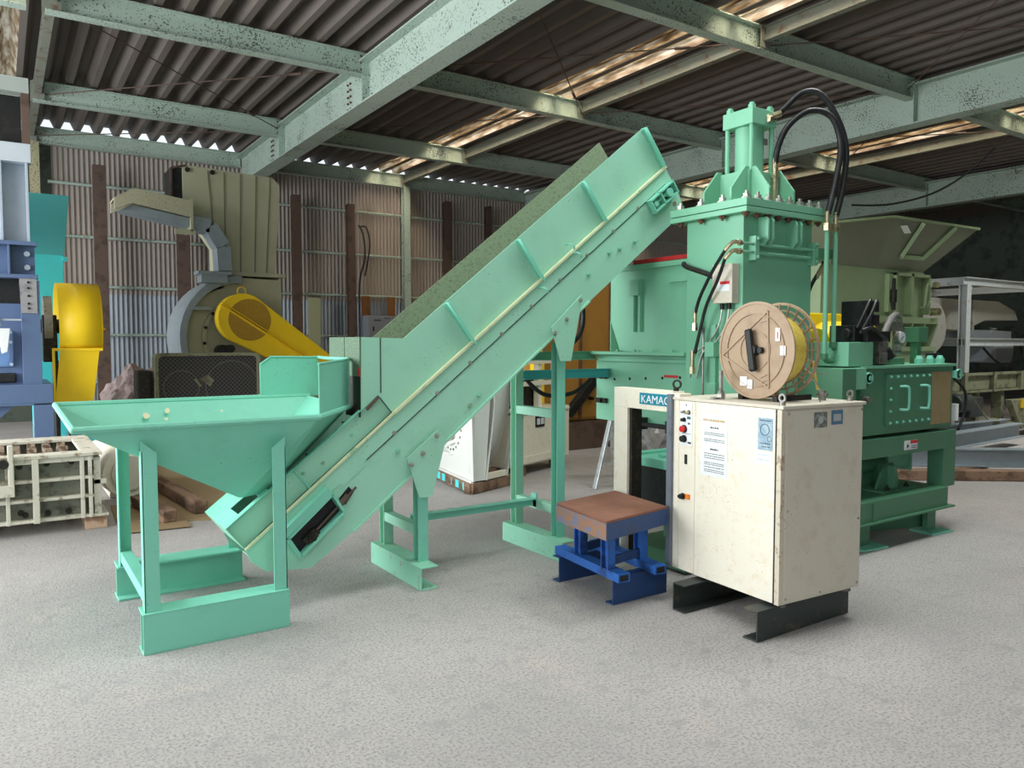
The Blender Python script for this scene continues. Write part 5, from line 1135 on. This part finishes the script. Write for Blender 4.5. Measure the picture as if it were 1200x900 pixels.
q.poly(vs, [(2*i, 2*i+1, 2*i+3, 2*i+2) for i in range(m_)])
for f in q.bm.faces: f.smooth = True
o = q.build('scroll_sheet', M_WFAN, t); md = o.modifiers.new('t', 'SOLIDIFY'); md.thickness = .006
q = B(); q.bar(fp(.22, 0, Z0+.03), fp(.54, 0, Z0+.03), .04, .06); q.build('base_bar', M_BEIGE, t, bevel=.002)
q = B(); q.bar(fp(.05, .05, .16), fp(.2, 0, .16), .04, .05); q.poly([fp(.05, .02, Z0), fp(.2, -.02, Z0), fp(.3, -.02, 1.15), fp(.06, .04, 1.15)], [(0,1,2,3)]); o = q.build('front_sheet', M_WFAN, t); md = o.modifiers.new('t', 'SOLIDIFY'); md.thickness = .006

t = thing('dust_collector_base', 'cream steel cabinet with machinery on its shelf behind the conveyor legs', 'cabinet', (5.2, 7.3, 0))
U = V((.93, .36, 0)).normalized(); U = V((5.50-4.45, 7.25-6.85, 0)).normalized(); Wv = V((-U.y, U.x, 0)); O2 = V((4.62, 6.93, 0))
def up_(a, b_, z): return O2 + U*a + Wv*b_ + V((0,0,z))
def ubox(q, a0, a1, b0, b1, z0, z1): return q.poly([up_(a0,b0,z0), up_(a1,b0,z0), up_(a1,b1,z0), up_(a0,b1,z0), up_(a0,b0,z1), up_(a1,b0,z1), up_(a1,b1,z1), up_(a0,b1,z1)], [(0,3,2,1),(4,5,6,7),(0,1,5,4),(1,2,6,5),(2,3,7,6),(3,0,4,7)])
q = B(); ubox(q, 0, 1.2, 0, .6, .12, .70); q.build('body', M_BEIGE, t, bevel=.005)
q = B(); ubox(q, .02, 1.18, -.02, .0, .70, .72); ubox(q, 0, 1.2, 0, .6, .72, .74); ubox(q, .04, 1.15, -.012, 0, .14, .22); q.build('trim', M_BEIGE, t)
q = B(); ubox(q, .46, .64, -.01, 0, .53, .66); q.build('gauge_frame', M_BLACK, t); q = B(); ubox(q, .48, .54, -.014, -.01, .56, .63); ubox(q, .56, .62, -.014, -.01, .56, .63); q.build('gauge_glass', M_GAUGE, t)
q = B(); ubox(q, .1, .3, 0.02, .1, 0, .12); ubox(q, .9, 1.1, .02, .1, 0, .12); q.build('feet', M_WOOD, t)
q = B()
for a in (.0, .68, 1.05): ubox(q, a, a+.07, .1, .17, .74, 1.25)
ubox(q, 0, 1.15, .08, .12, 1.0, 1.05); ubox(q, 0, 1.15, .08, .5, 1.25, 1.29); ubox(q, 0, 1.15, .08, .5, 1.12, 1.14); ubox(q, .35, .45, .2, .3, .74, 1.12); q.build('shelf_frame', M_BEIGE, t)
q = B(); ubox(q, .3, .9, .2, .6, .74, 1.05); q.build('inner_unit', M_DARK, t, bevel=.02)
q = B(); a, b_ = up_(.2, .3, 1.42), up_(.62, .3, 1.42); q.cyl(a, b_, .12, 24); q.build('shelf_motor', M_CHAN, t, smooth=True)
for a in (.72, .86): q = B(); p = up_(a, .15, 1.25); q.cyl(p, p+V((0,0,.22)), .014, 8); q.cyl(p+V((0,0,.05)), p+V((0,0,.08)), .03, 6); q.build('adjusting_bolt', M_STEEL, t)

t = thing('orange_tank', 'large ochre yellow steel tank behind the press with dark skids below', 'tank', (7.3, 8.8, 0))
q = B(); q.box(6.10, 8.6, 8.5, 10.4, .38, 2.42); q.build('body', M_OCHRE, t, bevel=.06)
q = B(); q.box(6.80, 6.84, 8.47, 8.5, .4, 2.4); q.box(7.35, 7.55, 8.42, 8.5, .4, 2.4); q.build('seam', mat('brown_rust_edge', (112,80,60), (90,60,50), .4, 12), t)
q = B(); q.box(6.0, 6.12, 8.38, 8.56, .0, 2.1); q.build('corner_post', M_YELLOW, t, bevel=.01)
q = B(); q.bar((6.5, 8.36, .5), (7.35, 8.36, 1.35), .12, .10); q.build('brace', M_BLACK, t)
for y0, y1 in ((8.36, 8.7), (10.2, 10.4)): q = B(); q.box(6.0, 8.6, y0, y1, 0, .38); q.build('skid', M_HREUST, t)
for z in (.7, 1.0): q = B(); q.cyl((7.0, 8.5, z), (7.0, 8.42, z), .025, 8); q.build('valve', M_DARK, t)

# hoses looping between conveyor legs and press
q = B(); q.tube([(3.98, 4.98, 1.95), (4.03, 4.98, 1.72), (3.99, 4.98, 1.56), (3.86, 4.98, 1.45)], .02, 8, 6); o = q.build('black_hose', M_RUBBER); tag(o, 'black hose curving down behind the gusset of the taller conveyor leg', 'hose')
q = B(); q.tube([(3.40, 5.05, 1.34), (3.52, 5.02, 1.17), (3.68, 5.0, 1.07), (3.94, 5.0, 1.08), (4.12, 5.0, 1.18)], .018, 8, 6); o = q.build('black_hose', M_RUBBER); tag(o, 'black hose sagging between the taller conveyor leg and the press', 'hose')

# aluminium step ladder
t = thing('step_ladder', 'aluminium step ladder standing behind the cream strapping arch', 'ladder', (5.3, 6.0, 0))
def rail(a, b_): q = B(); q.bar(a, b_, .03, .055, up=(0,1,0)); q.build('rail', M_ALU, t, bevel=.003)
la, lb = (5.02, 6.0, 0), (5.26, 6.0, .82); lc2, ld = (5.45, 5.72, 0), (5.48, 5.98, .85)
rail(la, lb); rail((5.50, 5.75, 0), (5.45, 5.98, .85)); rail((5.72, 6.5, 0), (5.40, 6.2, .85)); rail((6.1, 6.2, 0), (5.62, 6.02, .85))
for k in range(1, 4):
    f_ = k*.26/.85; a = V(la).lerp(V(lb), f_); b_ = V((5.50, 5.75, 0)).lerp(V((5.45, 5.98, .85)), f_); q = B(); q.bar(a, b_, .05, .022); q.build('tread', M_ALU, t)
    a = V((5.72, 6.5, 0)).lerp(V((5.40, 6.2, .85)), f_); b_ = V((6.1, 6.2, 0)).lerp(V((5.62, 6.02, .85)), f_); q = B(); q.bar(a, b_, .05, .022); q.build('tread', M_ALU, t)
q = B(); q.bar((5.26, 6.16, .86), (5.60, 6.02, .86), .2, .02); q.build('top_step', M_ALU, t, bevel=.002)
q = B(); bmesh.ops.create_icosphere(q.bm, subdivisions=4, radius=1)
for v in q.bm.verts:
    n1 = MN.noise(v.co*2.5+V((5,1,2)))*.2 + abs(MN.noise(v.co*6))*.12; v.co *= 1+n1; v.co = V((v.co.x*.4, v.co.y*.4, v.co.z*.5+.5))
q.xf(Matrix.Translation((6.75, 6.7, 0.0))); o = q.build('film_bundle', M_FILM); tag(o, 'bundle of grey plastic film seen through the strapping arch', 'plastic film')

# ------------------------------------------------------------ sage green granulator behind the tank
t = thing('granulator', 'sage green granulator with a wide flared hopper behind the hydraulic tank', 'granulator', (9.3, 6.2, 0))
gy = 5.5
q = B(); q.box(8.0, 10.25, gy, 7.0, 1.80, 2.42); q.build('cutting_chamber', M_LGREEN, t, bevel=.006)
q = B()
tp = [(7.6, 5.2), (8.95, 5.2), (11.0, 5.2), (11.1, 7.2), (7.8, 7.4)]; bt = [(8.2, gy), (9.14, gy), (10.2, gy), (10.2, 6.9), (8.2, 6.9)]
zt_ = [2.80, 2.99, 3.01, 3.0, 2.9]
vs = [(x, y, z) for (x, y), z in zip(tp, zt_)] + [(x, y, 2.42) for x, y in bt]
q.poly(vs, [(i, (i+1) % 5, 5+(i+1) % 5, 5+i) for i in range(5)]); o = q.build('flared_hopper', M_LGREEND, t); md = o.modifiers.new('t', 'SOLIDIFY'); md.thickness = .012
q = B()
def hp(u, v): # on the front flare between top edge (9.45..11.5) and bottom (9.0..10.2)
    a = V((8.95, 5.2, 2.99)).lerp(V((11.0, 5.2, 3.01)), u); b_ = V((9.14, gy, 2.42)).lerp(V((10.2, gy, 2.42)), u); return a.lerp(b_, v) + V((0, -.03, -.01))
for a, b_ in (((.32, .02), (.30, .72)), ((.30, .72), (.66, .72)), ((.66, .72), (.70, .02))): q.bar(hp(*a), hp(*b_), .05, .05)
q.build('access_door_frame', M_LGREEN, t, bevel=.003)
q = B(); a, b_ = hp(.12, .12), hp(.2, .25); q.bar(a, b_, .08, .005); q.build('sticker', M_WHITE, t)
q = B(); q.bar((8.95, 5.19, 3.0), (11.02, 5.19, 3.02), .03, .03); q.bar((7.6, 5.19, 2.81), (8.95, 5.19, 3.0), .03, .03); q.build('hopper_rim', M_LGREEN, t)
for x0, x1 in ((9.42, 9.80), (9.80, 10.24)):
    q = B(); q.box(x0, x0+.03, gy-.1, gy, 1.86, 2.38); q.box(x1-.03, x1, gy-.1, gy, 1.86, 2.38); q.box(x0, x1, gy-.1, gy, 2.34, 2.38); q.build('door_frame', M_LGREEN, t, bevel=.003)
q = B(); q.box(9.32, 9.42, gy-.06, gy, 1.88, 2.36); q.build('hinge_plate', M_LGREEN, t, bevel=.003)
q = B(); q.cyl((9.36, gy-.1, 1.9), (9.36, gy-.1, 2.3), .02, 8); q.cyl((9.36, gy-.1, 2.0), (9.36, gy-.1, 2.16), .04, 8); q.build('hinge_bolt', M_DARK, t)
q = B(); q.tube([(10.0, gy-.1, 1.95), (9.98, gy-.16, 1.98), (10.0, gy-.17, 2.2), (10.06, gy-.16, 2.25), (10.10, gy-.16, 2.2), (10.08, gy-.16, 2.0), (10.05, gy-.1, 1.95)], .015, 8, 4); q.build('handle', M_LGREEN, t, smooth=True)
q = B(); q.box(8.6, 10.4, gy-.12, 7.1, 1.74, 1.82); q.box(8.7, 10.45, gy-.08, 7.1, 1.38, 1.44); q.build('bed_plate', M_LGREEN, t, bevel=.004)
for x in (9.5, 9.8, 10.1, 10.4):
    q = B(); q.prism([(gy-.12, 1.74), (gy+.3, 1.74), (gy+.3, 1.44), (gy-.02, 1.44)], 'x', x-.012, x+.012); q.build('web', M_LGREEN, t)
q = B(); q.box(8.7, 10.4, gy+.1, 7.0, 1.4, 1.8); q.build('inner_bed', M_LGREEND, t)
q = B(); q.box(8.7, 10.5, gy-.05, 7.1, .9, 1.38); q.build('lower_box', M_LGREEN, t, bevel=.005)
q = B(); q.box(9.9, 10.38, gy-.06, gy-.05, 1.0, 1.16); q.build('vent_slot', M_DARK, t); q = B(); q.box(10.15, 10.3, gy-.065, gy-.06, 1.08, 1.16); q.build('white_notice', M_WHITE, t)
q = B(); q.box(8.7, 8.95, gy, 5.9, 0, .9); q.box(10.2, 10.45, gy, 5.9, 0, .9); q.box(8.7, 8.95, 6.7, 7.1, 0, .9); q.box(10.2, 10.45, 6.7, 7.1, 0, .9); q.build('leg', M_LGREEND, t, bevel=.005)
q = B(); q.cyl((10.32, gy-.18, 1.9), (10.32, gy-.05, 1.9), .05, 10); q.build('clamp_bolt', M_BRASS, t)
q = B(); q.cyl((10.34, gy-.1, 2.26), (10.40, gy-.1, 2.26), .04, 8); q.build('clamp_bolt', M_BRASS, t)

# ------------------------------------------------------------ grey frame with vibrating sifter at the right
t = thing('equipment_rack', 'grey painted open steel rack standing at the far right', 'frame', (14.5, 6.5, 0))
fx0, fx1, fy0, fy1 = 13.6, 16.4, 6.6, 8.6
zt1 = 2.53
for (x, y) in ((fx0, fy0), (fx1, fy0), (fx0, fy1), (fx1, fy1)):
    q = B(); q.hbeam((x, y, 0), (x, y, zt1-.06), .14, .14, .012, up=(0,1,0)); q.build('post', M_FRAME, t)
for z in (zt1, 1.50):
    q = B()
    for a, b_ in (((fx0-.07, fy0), (fx1+.07, fy0)), ((fx0, fy0), (fx0, fy1)), ((fx1, fy0), (fx1, fy1)), ((fx0, fy1), (fx1, fy1))): q.hbeam((*a, z), (*b_, z), .12, .13, .012)
    q.build('ring_beam', M_FRAME, t)
for x, s in ((fx0, 1), (fx1, -1)): q = B(); q.prism([(x, zt1-.07), (x+.28*s, zt1-.07), (x, zt1-.35)], 'y', fy0-.01, fy0+.01); q.build('knee_plate', M_FRAME, t)
t = thing('vibrating_sifter', 'dull grey vibrating sifter trough on springs inside the grey steel frame', 'sifter', (15.2, 7.4, 0))
q = B(); q.prism([(13.2, 1.75), (13.3, 2.26), (15.7, 2.26), (16.35, 2.10), (16.5, 1.92), (15.2, 1.90), (14.4, 1.70)], 'y', 7.0, 8.0); q.build('trough', M_CHUTE, t, bevel=.01)
for x in (14.35, 14.62): q = B(); q.box(x, x+.06, 6.95, 7.0, 1.72, 2.26); q.build('trough_rib', M_CHUTE, t)
q = B(); q.cyl((13.0, 6.8, 1.75), (13.0, 7.3, 1.75), .42, 30); q.build('drum', M_CHUTE, t, smooth=True)
for x in (14.55, 15.5):
    q = B(); q.tube([(x+.06*math.cos(k*1.2), 7.0+.06*math.sin(k*1.2), 1.60+k*.0075) for k in range(24)], .01, 6, 1); q.build('spring', M_STEEL, t)
q = B(); q.prism([(14.4, 1.56), (16.0, 1.56), (16.0, 1.70), (15.3, 1.72), (15.2, 1.66), (15.1, 1.72), (14.4, 1.72)], 'y', 6.9, 7.6); q.build('spring_base', M_GREYBOX, t)
q = B(); q.box(15.2, 15.9, 6.8, 7.3, 1.12, 1.44); q.build('drive_motor', M_GREYBOX, t, bevel=.03)
for pts in (((14.5, 6.7, 1.4), (14.8, 6.6, 1.15), (15.3, 6.6, 1.1), (15.7, 6.7, 1.3)), ((15.9, 6.7, 1.44), (15.95, 6.6, 1.0), (16.1, 6.6, .75), (16.3, 6.7, .7))):
    q = B(); q.tube(pts, .02, 8, 5); q.build('cable', M_RUBBER, t, smooth=True)
q = B(); q.prism([(12.7, 2.0), (12.9, 2.5), (13.8, 2.35), (13.5, 1.9)], 'y', 7.5, 8.3); q.build('feed_box', M_CHUTE, t)

t = thing('olive_conveyor', 'dusty olive flat conveyor standing low in front of the grey frame at the right', 'conveyor', (14, 5.9, 0))
q = B(); q.chan((11.3, 5.9, .90), (16.5, 5.9, .90), .1, .26, .012, flip=-1); q.box(11.3, 16.5, 5.8, 5.95, .99, 1.03); q.box(11.3, 16.5, 5.8, 5.9, .73, .76); q.box(11.3, 16.5, 5.95, 6.5, .95, .98); q.build('side_frame', M_OLIVE, t)
for x in (12.0, 12.9, 13.8, 14.9): q = B(); q.box(x, x+.08, 5.78, 5.84, .73, 1.03); q.build('stiffener', M_OLIVE, t)
for x in (11.4, 12.5, 13.3, 15.6): q = B(); q.box(x, x+.1, 5.85, 6.0, .12, .73); q.build('leg', M_OLIVE, t)
q = B(); q.cyl((11.5, 5.7, .60), (11.9, 5.7, .60), .13, 20); q.box(11.9, 12.3, 5.65, 5.95, .38, .68); q.build('drive_unit', M_CHAN, t, bevel=.02)
q = B(); q.prism([(13.1, .60), (14.6, .60), (14.7, .15), (13.5, .12)], 'y', 5.62, 5.72); q.build('side_cover', M_OLIVE, t, bevel=.01)
q = B(); q.box(13.4, 14.0, 5.60, 5.62, .46, .60); q.build('yellow_label', M_WARN, t); q = B(); q.cyl((13.9, 5.55, .36), (13.9, 5.65, .36), .12, 6); q.build('shaft_end', M_STEEL, t)
q = B(); q.bar((11.3, 5.7, .24), (16.5, 5.7, .20), .05, .05); q.bar((11.9, 5.66, .72), (12.5, 5.66, .3), .02, .02); q.cyl((12.65, 5.6, .18), (12.65, 5.7, .18), .16, 16); q.build('lower_rail', M_OLIVE, t)
q = B(); q.cyl((11.35, 5.6, .38), (11.35, 5.6, .62), .05, 12); q.build('cylinder', M_WHITE, t)
q = B(); q.tube([(11.28, 5.6, 1.0), (11.42, 5.5, .8), (11.42, 5.5, .5), (11.25, 5.5, .25)], .02, 8, 4); q.build('cable', M_RUBBER, t)

# grey painted steel beams on timbers
t = thing('steel_beam_frame', 'grey painted welded steel beam frame lying on timbers at the right edge', 'steel frame', (9.9, 4.3, 0))
q = B(); q.hbeam((8.3, 4.78, .22), (10.4, 3.1, .22), .16, .20, .014); q.build('front_beam', M_GALV, t, bevel=.002)
q = B(); q.hbeam((8.5, 5.0, .22), (12.4, 5.2, .22), .16, .20, .014); q.build('rear_beam', M_GALV, t, bevel=.002)
q = B(); q.hbeam((10.3, 5.7, .24), (12.9, 5.6, .24), .14, .16, .014); q.box(10.22, 10.25, 5.58, 5.84, .10, .42); q.build('end_beam', M_GALV, t, bevel=.002)
q = B(); q.bar((8.0, 4.72, .055), (10.3, 2.98, .055), .16, .11); o = q.build('timber', M_WOOD, bevel=.008); tag(o, 'long dark timber under the grey steel beam frame at the right edge', 'timber')
q = B(); q.bar((9.6, 5.3, .055), (9.2, 4.2, .055), .12, .11); o = q.build('timber', M_WOODP, bevel=.008); tag(o, 'short timber crossing under the grey steel beam frame', 'timber')
q = B(); q.prism([(7.2, 4.3), (7.75, 4.25), (7.8, 4.7), (7.25, 4.9)], 'z', 0, .012); o = q.build('cardboard_sheet', mat('pale_cardboard', (196,172,130), (180,154,112), .3, 6, .8)); tag(o, 'pale cardboard sheet on the floor behind the hydraulic tank frame', 'cardboard sheet')
q = B(); q.prism([(4.4, 6.8), (5.9, 6.2), (6.3, 6.9), (4.6, 7.6)], 'z', .001, .004); q = None

t = thing('yellow_guard', 'yellow rounded drive guard half hidden behind the black hydraulic valves', 'drive guard', (6.7, 4.4, 0))
pr = [(6.1, 1.33), (6.1, 1.765), (6.86, 1.765)] + [(6.86+.44*math.sin(R(a)), 1.325+.44*math.cos(R(a))) for a in range(10, 91, 10)]
q = B(); q.prism(pr, 'y', 4.3, 4.6); q.build('cover', M_YELLOW, t, bevel=.01)
q = B(); q.box(6.3, 7.1, 4.35, 4.55, 0, 1.34); q.build('stand', M_TEALD, t)
